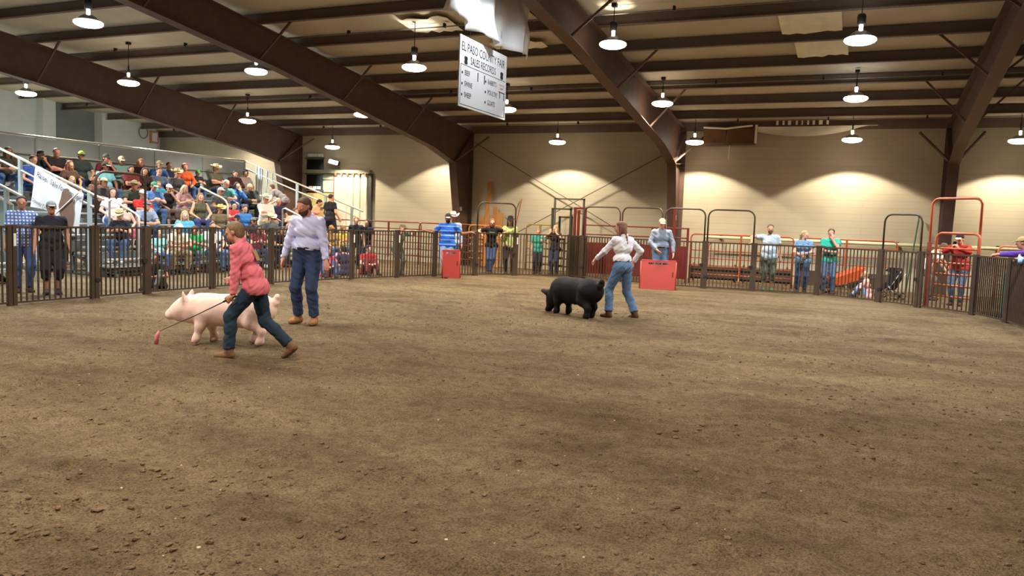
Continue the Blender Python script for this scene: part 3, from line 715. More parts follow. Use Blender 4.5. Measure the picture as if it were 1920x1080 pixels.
frame_gate(-10.9+1.55, 23.3, .9, 1.15, 'low olive pipe gate behind the teal shirted kid', pm('olive_pipe', (96, 84, 54), .6), (.3, .55, .8))

# tall orange arch and bow gate at the right
ta = thing('tall_arch', 'tall orange pipe arch in front of the right steel column', 'gate', (1.48, 20.6, 0), math.radians(-40))
Lw = 1.18; hh = 2.5; r = .16
P = [(0, 0, 0), (0, 0, hh-r)]+[(r-r*math.cos(math.radians(a)), 0, hh-r+r*math.sin(math.radians(a))) for a in range(15, 91, 25)]
P += [(Lw-r+r*math.sin(math.radians(a)), 0, hh-r+r*math.cos(math.radians(a))) for a in range(0, 91, 25)]+[(Lw, 0, 0)]
MB().tube(P, .03, 8).build('arch_tube', ORANGE, ta, True)
MB().box(-.04, -.03, 0, .04, .03, 1.5).build('hinge_post', RUSTRED, ta)
bg = thing('bow_gate', 'orange five rail bow gate below the tall orange arch', 'gate', (1.6, 20.38, 0), math.radians(-40))
Lw = 1.02; hh = 1.72; r = .14
P = [(0, 0, .25), (0, 0, hh-r)]+[(r-r*math.cos(math.radians(a)), 0, hh-r+r*math.sin(math.radians(a))) for a in range(15, 91, 25)]
P += [(Lw-r+r*math.sin(math.radians(a)), 0, hh-r+r*math.cos(math.radians(a))) for a in range(0, 91, 25)]+[(Lw, 0, .25)]
MB().tube(P, .03, 8).build('bow_tube', ORANGE, bg, True)
for z in (.3, .55, .8, 1.05, 1.38): MB().tube([(0, 0, z), (Lw, 0, z)], .022, 8).build('rail', ORANGE, bg, True)

# leaning timbers by the left column, and a thin leaning stick
for i, (x, lean, h, lb) in enumerate(((-11.95, .25, 3.0, 'tallest bare timber leaning beside the steel column'), (-11.7, .18, 2.1, 'middle bare timber leaning beside the steel column'), (-12.2, .2, 1.75, 'shortest bare timber leaning against the steel column'), (-11.5, .22, 1.9, 'rightmost bare timber leaning behind the arched gate'))):
    t = thing('leaning_board', lb, 'board', (x, 25.0-lean, 0)); mb = MB(); mb.beam((0, 0, 0), (-.12, lean+.35, h), .14+.03*i % .2, .04, (0, 1, 0)); mb.build('plank', WOOD, t)
    MB().box(-.07, -.03, .0, .07, .03, .02).build('end_grain', pm('dark_end_grain', (120, 84, 50), .9), t)
t = thing('leaning_stick', 'thin brown stick leaning on the wall above the two girls', 'stick', (-11.1, 24.8, .0)); MB().tube([(0, 0, 0), (.25, .6, 2.4)], [.02, .014], 6).build('shaft', RUSTRED, t, True); MB().tube([(.25, .6, 2.4), (.254, .61, 2.44)], .02, 6).build('tip', WOOD, t, True)
t = thing('leaning_pole', 'thin green pole leaning left of the right steel column', 'pole', (1.25, 24.4, 0)); MB().tube([(0, 0, 0), (.25, .95, 2.15)], .02, 6).build('shaft', pm('green_pole', (52, 84, 54), .6), t, True); MB().tube([(.25, .95, 2.15), (.255, .97, 2.2)], .026, 6).build('cap', DARKM, t, True)

# red sorting boards
RED = pm('red_plastic_board', (158, 52, 44), .5, 0, .10, 2.5, .05, 12, .4)
def sort_board(loc, rz, wd, ht, tilt, label):
    t = thing('sorting_board', label, 'board', loc, rz); t.rotation_euler = (tilt, 0, rz)
    # panel with three hand slots through the top edge and a shade-coloured plate as right side slot
    bm = MB(); sl0 = [-.26, -.08, .10]; sw = .15
    zs = [0, ht-.10, ht-.055, ht]
    bm.box(-wd/2, -.015, 0, wd/2, .015, zs[1]); bm.box(-wd/2, -.015, zs[2], wd/2, .015, ht)
    k = wd/.9; ed = [-wd/2]
    for s in sl0: ed += [s*k, (s+sw)*k]
    ed.append(wd/2)
    for i in range(0, len(ed), 2): bm.box(ed[i], -.015, zs[1], ed[i+1], .015, zs[2])
    bm.build('panel', RED, t)
    for x in (-wd/2, wd/2): MB().tube([(x, 0, .02), (x, 0, ht-.02)], .02, 6).build('edge_roll', RED, t, True)
    MB().tube([(-wd/2, 0, ht), (wd/2, 0, ht)], .02, 6).build('top_roll', RED, t, True)
    MB().box(wd/2-.09, -.018, ht*.45, wd/2-.06, -.0152, ht*.62).build('slot_shadow_plate', pm('slot_shade_red', (90, 28, 24), .8), t)  # dark plate painted as the shade inside a slot, nothing is cut
    return t
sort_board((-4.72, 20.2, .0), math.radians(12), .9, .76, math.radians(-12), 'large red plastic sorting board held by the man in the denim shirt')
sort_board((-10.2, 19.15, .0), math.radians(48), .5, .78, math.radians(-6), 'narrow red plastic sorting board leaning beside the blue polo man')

# orange wheelbarrow behind the right fence
wbw = thing('wheelbarrow', 'orange wheelbarrow tipped up behind the right fence', 'wheelbarrow', (-.25, 23.2, 0), math.radians(20)); wbw.scale = (.78, .78, .78)
OR2 = pm('bright_orange_tub', (232, 92, 40), .5, 0, .08, 3)
P0 = [(-.42, -.3, .28), (.28, -.3, .5), (.28, .3, .5), (-.42, .3, .28)]; P1 = [(-.62, -.38, .52), (.48, -.38, .95), (.48, .38, .95), (-.62, .38, .52)]
mb = MB().add(P0+P1, [(0,3,2,1),(0,1,5,4),(1,2,6,5),(2,3,7,6),(3,0,4,7)]); o = mb.build('tub', OR2, wbw); so = o.modifiers.new('t', 'SOLIDIFY'); so.thickness = .02
for s in (-1, 1):
    MB().tube([(-.7, s*.1, .18), (-.2, s*.26, .3), (.9, s*.3, .62)], .02, 6).build('handle', DARKM, wbw, True)
    MB().tube([(.3, s*.27, .42), (.36, s*.27, .0)], .018, 6).build('leg', DARKM, wbw, True)
mb = MB(); pr = [(.17+.035*math.cos(a*math.pi/4), .035*math.sin(a*math.pi/4)) for a in range(9)]; mb.lathe(pr, 18)
mb.build('wheel', pm('black_rubber', (30, 30, 30), .8), wbw, True).matrix_local = Matrix.Translation((-.7, 0, .19)) @ Matrix.Rotation(math.radians(90), 4, 'X')
# dark stroller beside it, seen through the bars
stl = thing('stroller', 'small black stroller with wheels behind the right fence', 'stroller', (.8, 22.4, 0), math.radians(-30)); stl.scale = (.72, .72, .72)
BLKF = cloth((36, 36, 40))
MB().prism([(-.25, .35), (.1, .33), (.32, .8), (.28, 1.0), (.05, .98), (-.05, .6), (-.25, .5)], -.2, .2, 'y').build('seat', BLKF, stl)
MB().prism([(.05, .95), (.3, 1.0), (.25, 1.12), (.0, 1.12), (-.14, 1.0)], -.21, .21, 'y').build('canopy', BLKF, stl)
for s in (-1, 1):
    MB().tube([(-.35, s*.22, .12), (.15, s*.22, .5), (.45, s*.22, 1.0)], .013, 6).build('frame_tube', GALV, stl, True)
    MB().tube([(.35, s*.22, .12), (.0, s*.22, .5)], .013, 6).build('frame_tube', GALV, stl, True)
    for x in (-.35, .35):
        MB().lathe([(.10+.022*math.cos(a*math.pi/3), .022*math.sin(a*math.pi/3)) for a in range(7)], 14).build('wheel', MATS['black_rubber'], stl, True).matrix_local = Matrix.Translation((x, s*.22, .12)) @ Matrix.Rotation(math.radians(90), 4, 'X')
# teal barrel behind the angled panel at the right
tb = thing('teal_barrel', 'teal plastic barrel behind the angled panel at the right', 'barrel', (3.15, 19.6, 0)); MB().lathe([(.26, 0), (.29, .05), (.3, .3), (.29, .32), (.3, .34), (.3, .64), (.29, .66), (.3, .68), (.29, .92), (.26, .96)], 20, capb=True, capt=True).build('drum', pm('teal_plastic', (70, 132, 116), .5), tb, True)
MB().lathe([(.05, .96), (.05, .99), (.001, .99)], 10, c=(.14, 0, 0)).build('bung', WHITEV, tb)
# fuse box and hose loop on the left end wall
fb = thing('wall_box', 'small white box in an orange frame on the end wall above the bleachers', 'box', (XL+.5, 24.7, 4.6)); MB().box(0, -.2, -.25, .08, .2, .25).build('frame', pm('orange_frame', (190, 130, 96), .7), fb); MB().box(.08, -.13, -.18, .1, .13, .18).build('cover', WHITEV, fb)
hl = thing('hose_loop', 'coiled cable loop hanging on the end wall beside the small white box', 'cable', (XL+.56, 24.15, 4.75)); MB().tube([(0, .22*math.cos(a*math.pi/10), .25*math.sin(a*math.pi/10)) for a in range(21)], .02, 6).build('coil', pm('grey_cable', (110, 116, 112), .7), hl, True)
MB().tube([(0, 0, .25), (0, .02, 1.0)], .012, 6).build('drop_cord', MATS['grey_cable'], hl, True)
# pale twig on the dirt
tw = thing('straw_twig', 'pale dry twig lying on the dirt at the lower right', 'twig', (.06, 3.87, .03), .4)
for pts in ([(-.09, 0, 0), (0, .01, .01), (.07, .05, .005)], [(-.02, .005, .01), (.05, -.03, .004), (.1, -.02, .0)], [(-.05, 0, .005), (-.08, .03, .0)]): MB().tube(pts, .004, 5).build('stem', pm('dry_straw', (214, 196, 150), .9), tw)

# ================================================================== SOFT BODIES: blended limbs meshed from a distance field
def _n(v): v = np.asarray(v, float); return v/max(1e-9, np.linalg.norm(v))
def C(a, b, ra, rb=None, clip=None): return ('c', np.asarray(a, float), np.asarray(b, float), ra, ra if rb is None else rb, clip)
def E_(c, r, R=None, clip=None): return ('e', np.asarray(c, float), np.eye(3) if R is None else R, np.asarray(r, float), clip)
def prim_d(p, P):
    if p[0] == 'c':
        a, b = p[1], p[2]; ab = b-a; t = np.clip(((P-a)@ab)/max(1e-9, ab@ab), 0, 1)
        d = np.linalg.norm(P-a-t[:, None]*ab, axis=1)-(p[3]+(p[4]-p[3])*t)
    else:
        q = (P-p[1])@p[2]; k0 = np.linalg.norm(q/p[3], axis=1); k1 = np.linalg.norm(q/p[3]**2, axis=1)
        d = np.where(k1 > 1e-9, k0*(k0-1)/np.maximum(k1, 1e-9), -p[3].min())
    cl = p[-1]
    if cl is not None:
        for pt, nn in (cl if isinstance(cl, list) else [cl]): d = np.maximum(d, (P-np.asarray(pt))@_n(nn))
    return d
def prim_box(p):
    if p[0] == 'c':
        r = max(p[3], p[4]); return np.minimum(p[1], p[2])-r, np.maximum(p[1], p[2])+r
    r = np.abs(p[2])@p[3]; return p[1]-r, p[1]+r
def sdf_mesh(name, prims, h=.014, k=.025, wrinkle=0., wl=.09, cuts=None, smooth=True):
    bx = [prim_box(p) for p in prims]
    lo = np.min([b[0] for b in bx], 0)-3*h; hi = np.max([b[1] for b in bx], 0)+3*h
    nc = np.maximum(2, np.ceil((hi-lo)/(4*h)).astype(int)); n = nc*4
    def ev(P, margin):
        d = np.full(len(P), 1.0)
        for p, (b0, b1) in zip(prims, bx):
            m = np.all((P > b0-margin) & (P < b1+margin), axis=1)
            if not m.any(): continue
            q = prim_d(p, P[m]); dm = d[m]; hh = np.clip(.5+.5*(q-dm)/k, 0, 1)
            d[m] = q*(1-hh)+dm*hh-k*hh*(1-hh)
        if wrinkle:
            w_ = 2*math.pi/wl
            d = d+wrinkle*(np.sin(P[:, 2]*w_+2*np.sin(P[:, 0]*w_*.6)+1.3*P[:, 1]*w_*.5)*.6+np.sin(P[:, 2]*w_*1.7+P[:, 1]*w_+P[:, 0]*w_*.9)*.4)
        if cuts:
            for pt, nn in cuts: d = np.maximum(d, (P-np.asarray(pt))@_n(nn))
        return d
    ax = [lo[i]+np.arange(nc[i]+1)*4*h for i in range(3)]
    G = np.stack(np.meshgrid(*ax, indexing='ij'), -1).reshape(-1, 3)
    c = ev(G, 10*h+k).reshape(nc+1)
    near = np.abs(c) < 5.5*h
    cell = np.zeros(nc, bool); sg = c < 0
    for i in (0, 1):
        for j in (0, 1):
            for l in (0, 1): cell |= near[i:nc[0]+i, j:nc[1]+j, l:nc[2]+l]
    f = np.repeat(np.repeat(np.repeat(c[:-1, :-1, :-1], 4, 0), 4, 1), 4, 2); f = np.where(f < 0, -1., 1.)
    mk = np.repeat(np.repeat(np.repeat(cell, 4, 0), 4, 1), 4, 2)
    idx = np.argwhere(mk); f[mk] = ev(lo+idx*h, 7*h+k)
    s = f < 0
    cnt = np.zeros(np.array(f.shape)-1, np.int8)
    N0, N1, N2 = f.shape
    offs = [(i, j, l) for i in (0, 1) for j in (0, 1) for l in (0, 1)]
    for i, j, l in offs: cnt += s[i:N0-1+i, j:N1-1+j, l:N2-1+l]
    act = (cnt > 0) & (cnt < 8); ids = np.argwhere(act); vid = np.full(act.shape, -1); vid[act] = np.arange(len(ids))
    cv = {o: f[ids[:, 0]+o[0], ids[:, 1]+o[1], ids[:, 2]+o[2]] for o in offs}
    acc = np.zeros((len(ids), 3)); num = np.zeros(len(ids))
    for o in offs:
        for axi in range(3):
            if o[axi]: continue
            o2 = list(o); o2[axi] = 1; a_, b_ = cv[o], cv[tuple(o2)]
            m = (a_ < 0) != (b_ < 0)
            t = np.where(m, a_/np.where(m, a_-b_, 1), 0)
            p = np.tile(np.array(o, float), (len(ids), 1)); p[:, axi] = t
            acc[m] += p[m]; num[m] += 1
    P = lo+(ids+acc/np.maximum(num, 1)[:, None])*h
    Q = []
    for axi in range(3):
        o1, o2 = [(1, 2), (2, 0), (0, 1)][axi]
        sl0 = [slice(None)]*3; sl1 = [slice(None)]*3; sl0[axi] = slice(0, -1); sl1[axi] = slice(1, None)
        ch = s[tuple(sl0)] != s[tuple(sl1)]
        e = np.argwhere(ch); e = e[(e[:, o1] > 0) & (e[:, o2] > 0) & (e[:, o1] < f.shape[o1]-1) & (e[:, o2] < f.shape[o2]-1)]
        if not len(e): continue
        def g(d1, d2):
            q = e.copy(); q[:, o1] += d1; q[:, o2] += d2; return vid[q[:, 0], q[:, 1], q[:, 2]]
        a_ = np.stack([g(-1, -1), g(0, -1), g(0, 0), g(-1, 0)], 1)
        fl_ = s[e[:, 0], e[:, 1], e[:, 2]]
        a_[~fl_] = a_[~fl_][:, ::-1]; Q.append(a_)
    Q = np.concatenate(Q); Q = Q[(Q >= 0).all(1)]
    return raw_mesh(name, P, Q, smooth)

def rot(ax, deg):
    return np.array(Matrix.Rotation(math.radians(deg), 3, ax))
def ik(S, T, l1, l2, pole):
    S = np.asarray(S, float); T = np.asarray(T, float); d = T-S; L = np.linalg.norm(d); L2 = min(L, (l1+l2)*.999); u = d/max(L, 1e-6)
    T = S+u*L2; a = (l1*l1-l2*l2+L2*L2)/(2*L2); hgt = math.sqrt(max(0, l1*l1-a*a))
    p = np.asarray(pole, float); p = p-u*(p@u); p = _n(p) if np.linalg.norm(p) > 1e-6 else np.array([0, 0, 1.])
    return S+u*a+p*hgt, T

# a figure 1.75 m tall, facing +X, left = +Y.  All poses are given in that frame; the Empty's scale sets the real height.
STAND = dict(pel=(0, 0, .94), lean=0, side=0, twist=0, head=(0, 0), fl=(0, .10, .085), fr=(0, -.10, .085), kl=(1, .1, 0), kr=(1, -.1, 0), yl=8, yr=-8,
             hl=(.05, .28, .84), hr=(.05, -.28, .84), el=(-1, .4, 0), er=(-1, -.4, 0), pl=None, pr=None, curl=35, dl=None, dr=None)
class Fig:
    def __init__(s, pose, girth=1.0, female=False, bend=0):
        p = dict(STAND); p.update(pose); s.p = p; s.g = girth; s.fem = female
        pel = np.array(p['pel'], float); s.pel = pel
        Rt = rot('Z', p.get('pyaw', 0)); s.Rp = Rt@rot('Y', p.get('ptilt', 0))
        Rc = rot('Z', p['twist'])@rot('Y', p['lean'])@rot('X', p['side'])
        s.Rc = Rc; Rm = rot('Z', p['twist']*.5)@rot('Y', p['lean']*.75)@rot('X', p['side']*.6)
        s.waist = pel+Rm@np.array([0, 0, .14]); s.chest = s.waist+Rc@np.array([.0, 0, .22]); s.neck = s.chest+Rc@np.array([-.015, 0, .17])
        sw = .165 if female else .185
        s.shl = s.chest+Rc@np.array([0, sw, .115]); s.shr = s.chest+Rc@np.array([0, -sw, .115])
        yaw, pit = p['head']; Rh = rot('Z', p['twist']+yaw)@rot('Y', pit+p['lean']*.35); s.Rh = Rh
        s.hd = s.neck+(Rc@np.array([.02, 0, .06]))+Rh@np.array([.025, 0, .10])
        hw = .095
        s.hipl = pel+s.Rp@np.array([0, hw, -.03]); s.hipr = pel+s.Rp@np.array([0, -hw, -.03])
        s.knl, s.anl = ik(s.hipl, p['fl'], .43, .43, p['kl']); s.knr, s.anr = ik(s.hipr, p['fr'], .43, .43, p['kr'])
        s.ell, s.wrl = ik(s.shl, p['hl'], .29, .26, p['el']); s.elr, s.wrr = ik(s.shr, p['hr'], .29, .26, p['er'])
    def torso(s, inf=0., long_=0):
        g = s.g; Rc = s.Rc; A = lambda base, v: base+Rc@np.array(v)
        bw = .085 if s.fem else .075
        out = [C(s.pel+s.Rp@np.array([-.01, bw, 0]), s.pel+s.Rp@np.array([-.01, -bw, 0]), .105*g+inf),
               C(s.waist+np.array([0, .055*g, 0]), s.waist+np.array([0, -.055*g, 0]), (.09 if s.fem else .108)*g+inf),
               E_(s.waist+np.array([.03*g, 0, -.02]), np.array([.09*g*g, .12*g, .12])+inf),
               C(A(s.chest, [.0, .075, -.02]), A(s.chest, [.0, -.075, -.02]), .105*(.6+.4*g)+inf),
               C(A(s.chest, [-.01, .10, .08]), A(s.chest, [-.01, -.10, .08]), .085+inf),
               C(s.shl, s.shr, .052+inf), C(A(s.neck, [-.01, 0, -.04]), A(s.chest, [-.01, 0, .06]), .075+inf, .09+inf)]
        if s.fem: out += [E_(A(s.chest, [.075, .065, -.01]), np.array([.055, .06, .06])+inf), E_(A(s.chest, [.075, -.065, -.01]), np.array([.055, .06, .06])+inf)]
        return out
    def arm(s, side, inf=0., t0=0, t1=2, cut=True):
        S, E, W = (s.shl, s.ell, s.wrl) if side > 0 else (s.shr, s.elr, s.wrr)
        out = []
        r = [.054*(.5+.5*s.g), .043*(.5+.5*s.g), .030]
        if t1 <= 1:
            e = S+(E-S)*t1; out.append(C(S, e+(E-S)*.04, r[0]+inf, r[1]+inf*1.5, (e, E-S) if cut else None))
        else:
            out.append(C(S, E, r[0]+inf, r[1]+inf)); tt = t1-1; e = E+(W-E)*tt
            out.append(C(E, e+(W-E)*.04, r[1]+inf, r[2]+(r[1]-r[2])*(1-tt)+inf, (e, W-E) if cut and t1 < 2.2 else None))
        return out
    def hand(s, side, fr=.0088):
        S, E, W = (s.shl, s.ell, s.wrl) if side > 0 else (s.shr, s.elr, s.wrr)
        d = s.p['dl'] if side > 0 else s.p['dr']; d = _n(W-E) if d is None else _n(d)
        pn = s.p['pl'] if side > 0 else s.p['pr']            # palm normal
        pn = np.array([0, -side, 0.]) if pn is None else np.asarray(pn, float)
        pn = _n(pn-d*(pn@d)); x = _n(np.cross(d, pn))*side     # towards the thumb
        out = [C(W, W+d*.045, .026, .026), C(W+d*.02+x*.018, W+d*.085+x*.026, .016, .0145), C(W+d*.02, W+d*.09+x*.006, .016, .0145), C(W+d*.02-x*.015, W+d*.085-x*.016, .016, .014), C(W+d*.02-x*.02, W+d*.075-x*.034, .015, .012)]
        cu = math.radians(s.p['curl'])
        for off, L in ((.030, .072), (.010, .080), (-.012, .074), (-.034, .058)):
            b = W+d*(.088-abs(off)*.12)+x*off
            d1 = d*math.cos(cu*.6)+pn*math.sin(cu*.6); d2 = d*math.cos(cu*1.5)+pn*math.sin(cu*1.5)
            m = b+d1*L*.5; out += [C(b, m, fr*1.05, fr), C(m, m+d2*L*.5, fr, fr*.85)]
        b = W+d*.03+x*.028; m = b+_n(x*.8+d*.7+pn*.3)*.038; out += [C(b, m, .0125, fr*1.1), C(m, m+_n(d*.9+x*.25+pn*.35)*.032, fr*1.1, fr*.9)]
        return out
    def leg(s, side, inf=0., t1=2., flare=0., cut=True):
        H, K, A = (s.hipl, s.knl, s.anl) if side > 0 else (s.hipr, s.knr, s.anr); g = .55+.45*s.g
        if t1 <= 1:
            e = H+(K-H)*t1; return [C(H, e+(K-H)*.04, .092*g+inf, .066*g+inf*1.6, (e, K-H) if cut else None)]
        out = [C(H, K, .092*g+inf, .060*g+inf)]
        mid = K+(A-K)*.3+_n(np.cross(np.cross(A-K, K-H+np.array([1e-4, 0, 0])), A-K)+1e-6)*0
        tt = t1-1; e = K+(A-K)*tt
        back = _n((H-K)-_n(A-K)*((H-K)@_n(A-K))+np.array([-1e-3, 0, 0]))
        out += [C(K, K+(A-K)*.35+back*.012, .056*g+inf, .056*g+inf), C(K+(A-K)*.3+back*.01, e+(A-K)*.03, .054*g+inf, .040+inf+flare, (e, A-K) if cut and t1 < 2.2 else None)]
        return out
    def foot(s, side, inf=0., boot=0):
        A = s.anl if side > 0 else s.anr; yw = s.p['yl'] if side > 0 else s.p['yr']; pt = s.p.get('fpl' if side > 0 else 'fpr', 0)
        R = rot('Z', yw)@rot('Y', pt); T = lambda v: A+R@np.array(v)
        out = [C(T([0, 0, 0]), T([-.015, 0, -.04]), .042+inf, .038+inf), C(T([-.03, 0, -.048]), T([.06, 0, -.048]), .034+inf, .036+inf), C(T([.05, .012, -.052]), T([.145, .006, -.056]), .032+inf, .025+inf), C(T([.05, -.014, -.052]), T([.125, -.02, -.056]), .03+inf, .023+inf)]
        if boot: out.append(C(T([0, 0, 0]), T([0, 0, 0])+_n((s.knl if side > 0 else s.knr)-A)*.2, .045+inf, .055+inf))
        return out
    def H(s, v): return s.hd+s.Rh@np.array(v, float)
    def headp(s, detail=True):
        R = s.Rh; H = s.H
        out = [C(s.neck+s.Rc@np.array([-.01, 0, -.05]), H([-.025, 0, -.05]), .062*(.7+.3*s.g), .054*(.7+.3*s.g)), E_(H([-.012, 0, .035]), [.098, .077, .088], R), E_(H([.022, 0, -.035]), [.068, .062, .085], R), E_(H([.05, 0, -.088]), [.03, .03, .026], R)]
        if detail:
            out += [C(H([.086, 0, .022]), H([.108, 0, -.018]), .010, .014), E_(H([.098, 0, -.022]), [.016, .019, .011], R), C(H([.078, .04, .034]), H([.078, -.04, .034]), .012), E_(H([.078, .037, .0]), [.02, .025, .02], R), E_(H([.078, -.037, .0]), [.02, .025, .02], R),
                    C(H([.080, .016, -.056]), H([.080, -.016, -.056]), .009), C(H([.076, .014, -.066]), H([.076, -.014, -.066]), .009), E_(H([-.01, .078, .0]), [.022, .010, .032], R), E_(H([-.01, -.078, .0]), [.022, .010, .032], R)]
        return out
def hat_mesh(kind, R, pos):
    """cowboy hat in the head frame: creased crown on a brim curled up at the sides"""
    n = 40; prof = [(0, .095), (.03, .094), (.055, .10), (.075, .108), (.088, .095), (.097, .045), (.102, .0), (.11, -.004), (.14, -.006), (.17, -.004), (.20, .0), (.203, -.004), (.17, -.010), (.14, -.012), (.104, -.010), (.094, -.004)]
    Pp = []
    for r, z in prof:
        for k in range(n):
            a = 2*math.pi*k/n; ca, sa = math.cos(a), math.sin(a)
            rx = r*1.12; ry = r*.90
            if r > .104: ry = .104*.90+(r-.104)*.85; rx = .104*1.12+(r-.104)*1.05
            zz = z+(max(0, r-.11)**1.3)*1.7*(abs(sa)**3)-(max(0, r-.11))*.25*(abs(ca)**4)
            if z > .04: zz += .018*ca-.022*(abs(sa) < .35)*(r < .06)-.012*max(0, ca)*(abs(sa))
            Pp.append((rx*ca, ry*sa, zz))
    F = [(i*n+k, i*n+(k+1) % n, (i+1)*n+(k+1) % n, (i+1)*n+k) for i in range(len(prof)-1) for k in range(n)]
    P = (np.array(Pp)@R.T)+pos
    return MB().add(P.tolist(), F).mesh('cowboy_hat', True)
def band_mesh(R, pos):
    Pp = []; n = 24
    for z, r in ((.002, .107), (.024, .104), (.024, .098), (.002, .100)):
        for k in range(n): a = 2*math.pi*k/n; Pp.append((r*1.12*math.cos(a), r*.9*math.sin(a), z))
    F = [(i*n+k, i*n+(k+1) % n, ((i+1) % 4)*n+(k+1) % n, ((i+1) % 4)*n+k) for i in range(4) for k in range(n)]
    return MB().add(((np.array(Pp)@R.T)+pos).tolist(), F).mesh('hat_band', True)

_cache = {}
def cached(key, fn):
    if key is None: return fn()
    if key not in _cache: _cache[key] = fn()
    return _cache[key]
SKINS = {'l': (214, 166, 142), 'm': (196, 146, 120), 't': (176, 124, 100), 'd': (142, 98, 78), 'r': (206, 144, 122)}
EYE = pm('dark_eye', (34, 26, 24), .3)
def person(label, pose, loc, rz, height=1.75, top=('tee', (60, 60, 66)), bottom=('long', (60, 72, 96)), shoes=(70, 52, 40), sk='m', hair=('short', (84, 60, 42)), hat=None,
           girth=1.0, female=False, key=None, h=.0145, group=None, belt=None, untuck=True, beard=None, boots=0, flare=.0, collar=False, cat='person', wr=.004, extra=None, loc_is_foot=True):
    f = Fig(pose, girth, female) if not isinstance(pose, Fig) else pose
    t = thing('person', label, cat, loc, rz, group); s = height/1.75; t.scale = (s, s, s)
    K = None if key is None else (key, girth, female)
    fr = .0088 if h < .011 else .0105
    def kk(*a): return None if K is None else K+a
    def sub(name, fn, mat, k, par=t): return link(name, cached(kk(*k), fn), mat, par)
    skm = skin(SKINS[sk])
    def fbody():
        pr = f.torso(-.004)+f.headp()
        for sd in (-1, 1): pr += f.arm(sd, -.003, 0, 2.0, False)+f.leg(sd, -.006, 2.0, 0, False)+f.foot(sd, -.014)
        hands = f.hand(1, fr)+f.hand(-1, fr)
        return sdf_mesh('body', pr+hands, h, .012 if h < .011 else .014)
    sub('body', fbody, skm, ('body',))
    def feyes():
        mb = MB()
        for sd in (-1, 1):
            c = f.H([.094, .033*sd, .010]); mb.lathe([(.001, -.006), (.008, -.003), (.010, 0), (.008, .003), (.001, .006)], 8, tuple(c))
        return mb.mesh('eyes', True)
    sub('eyes', feyes, EYE, ('eyes',))
    # ---- top
    kind, col = top[0], top[1]
    def ftop():
        inf = .014 if kind != 'jacket' else .024
        pr = f.torso(inf); t1 = {'tee': .62, 'long': 1.93, 'tank': 0, 'jacket': 1.95, 'roll': 1.15, 'polo': .7}[kind]
        if kind == 'tank': pr = [p for i, p in enumerate(pr) if i != 5]
        dn = -_n(f.waist-f.pel) if not untuck else f.Rp@np.array([0, 0, -1.])
        if untuck:
            cl = (f.pel+dn*.105, dn); pr[0] = C(f.pel+f.Rp@np.array([-.01, .08, -.03]), f.pel+f.Rp@np.array([-.01, -.08, -.03]), .124*girth+inf, None, cl)
        else:
            cl = (f.pel-dn*.10, dn); pr[0] = C(f.pel-dn*.125+np.array([.012, .072*girth, 0]), f.pel-dn*.125+np.array([.012, -.072*girth, 0]), .103*girth+inf*1.25, None, cl)
            pr[1] = pr[1][:5]+(cl,); pr[2] = pr[2][:4]+(cl,)
        if t1:
            for sd in (-1, 1): pr += f.arm(sd, inf*(.8 if kind != 'tee' else 1.1), 0, t1)
        if collar:
            for a in range(0, 360, 30):
                ca, sa = math.cos(math.radians(a)), math.sin(math.radians(a)); b0 = f.neck+f.Rc@np.array([-.008+.066*ca, .066*sa, .012-.03*ca]); pr.append(E_(b0, [.02, .02, .024]))
        return sdf_mesh('shirt', pr, h, .03, wr, .10)
    nm = {'tee': 't_shirt', 'long': 'shirt', 'tank': 'tank_top', 'jacket': 'jacket', 'roll': 'shirt', 'polo': 'polo_shirt', 'bare': 'tank_top'}[kind]
    tp = sub(nm, ftop, top[2] if len(top) > 2 else cloth(col), ('top', kind, untuck, collar))
    # ---- bottom
    bk, bc = bottom[0], bottom[1]
    up = _n(f.waist-f.pel)
    def fbot():
        inf = .016; cl = (f.pel+up*(.125 if not untuck else .0), up); pr = [q[:-1]+(cl,) for q in f.torso(inf-(.006 if untuck else -.002))[:3]]
        pr[0] = C(f.pel+f.Rp@np.array([-.01, .08, 0]), f.pel+f.Rp@np.array([-.01, -.08, 0]), .105*girth+inf, None, cl)
        t1 = {'long': 1.92, 'shorts': .92, 'knee': 1.1}[bk]
        for sd in (-1, 1): pr += f.leg(sd, inf+(.012 if bk != 'long' else 0), t1, flare)
        return sdf_mesh('trousers', pr, h, .03, wr*.8, .12)
    sub('trousers' if bk == 'long' else 'shorts', fbot, bottom[2] if len(bottom) > 2 else cloth(bc, 'denim'), ('bot', bk, flare))
    if belt:
        def fb():
            return sdf_mesh('belt', f.torso(.022)[:3], min(h, .011), .03, 0, .1, [(f.pel+up*.128, up), (f.pel+up*.092, -up)])
        sub('belt', fb, cloth(belt), ('belt',))
    for sd in (1, -1): sub('boot' if boots else 'shoe', lambda sd=sd: sdf_mesh('shoe', f.foot(sd, .009, boots), h, .02), cloth(shoes, 'leather'), ('shoe', sd, boots))
    # ---- hair
    hk, hc = hair
    R = f.Rh; H = f.H
    def fhair():
        fc = (H([.052, 0, .062]), R@np.array([.74, 0, -.67]))
        pr = [E_(H([-.018, 0, .042]), [.106, .086, .092], R, [fc])]
        if hk == 'buzz': pr = [E_(H([-.016, 0, .040]), [.101, .081, .088], R, [(H([.05, 0, .06]), R@np.array([.8, 0, -.6]))])]
        if hk == 'short': pr.append(E_(H([-.06, 0, -.02]), [.055, .07, .07], R))
        if hk == 'curly': pr += [E_(H([-.03, sd*.06, .03]), [.07, .05, .08], R) for sd in (-1, 1)]+[E_(H([-.03, 0, .08]), [.08, .08, .06], R)]
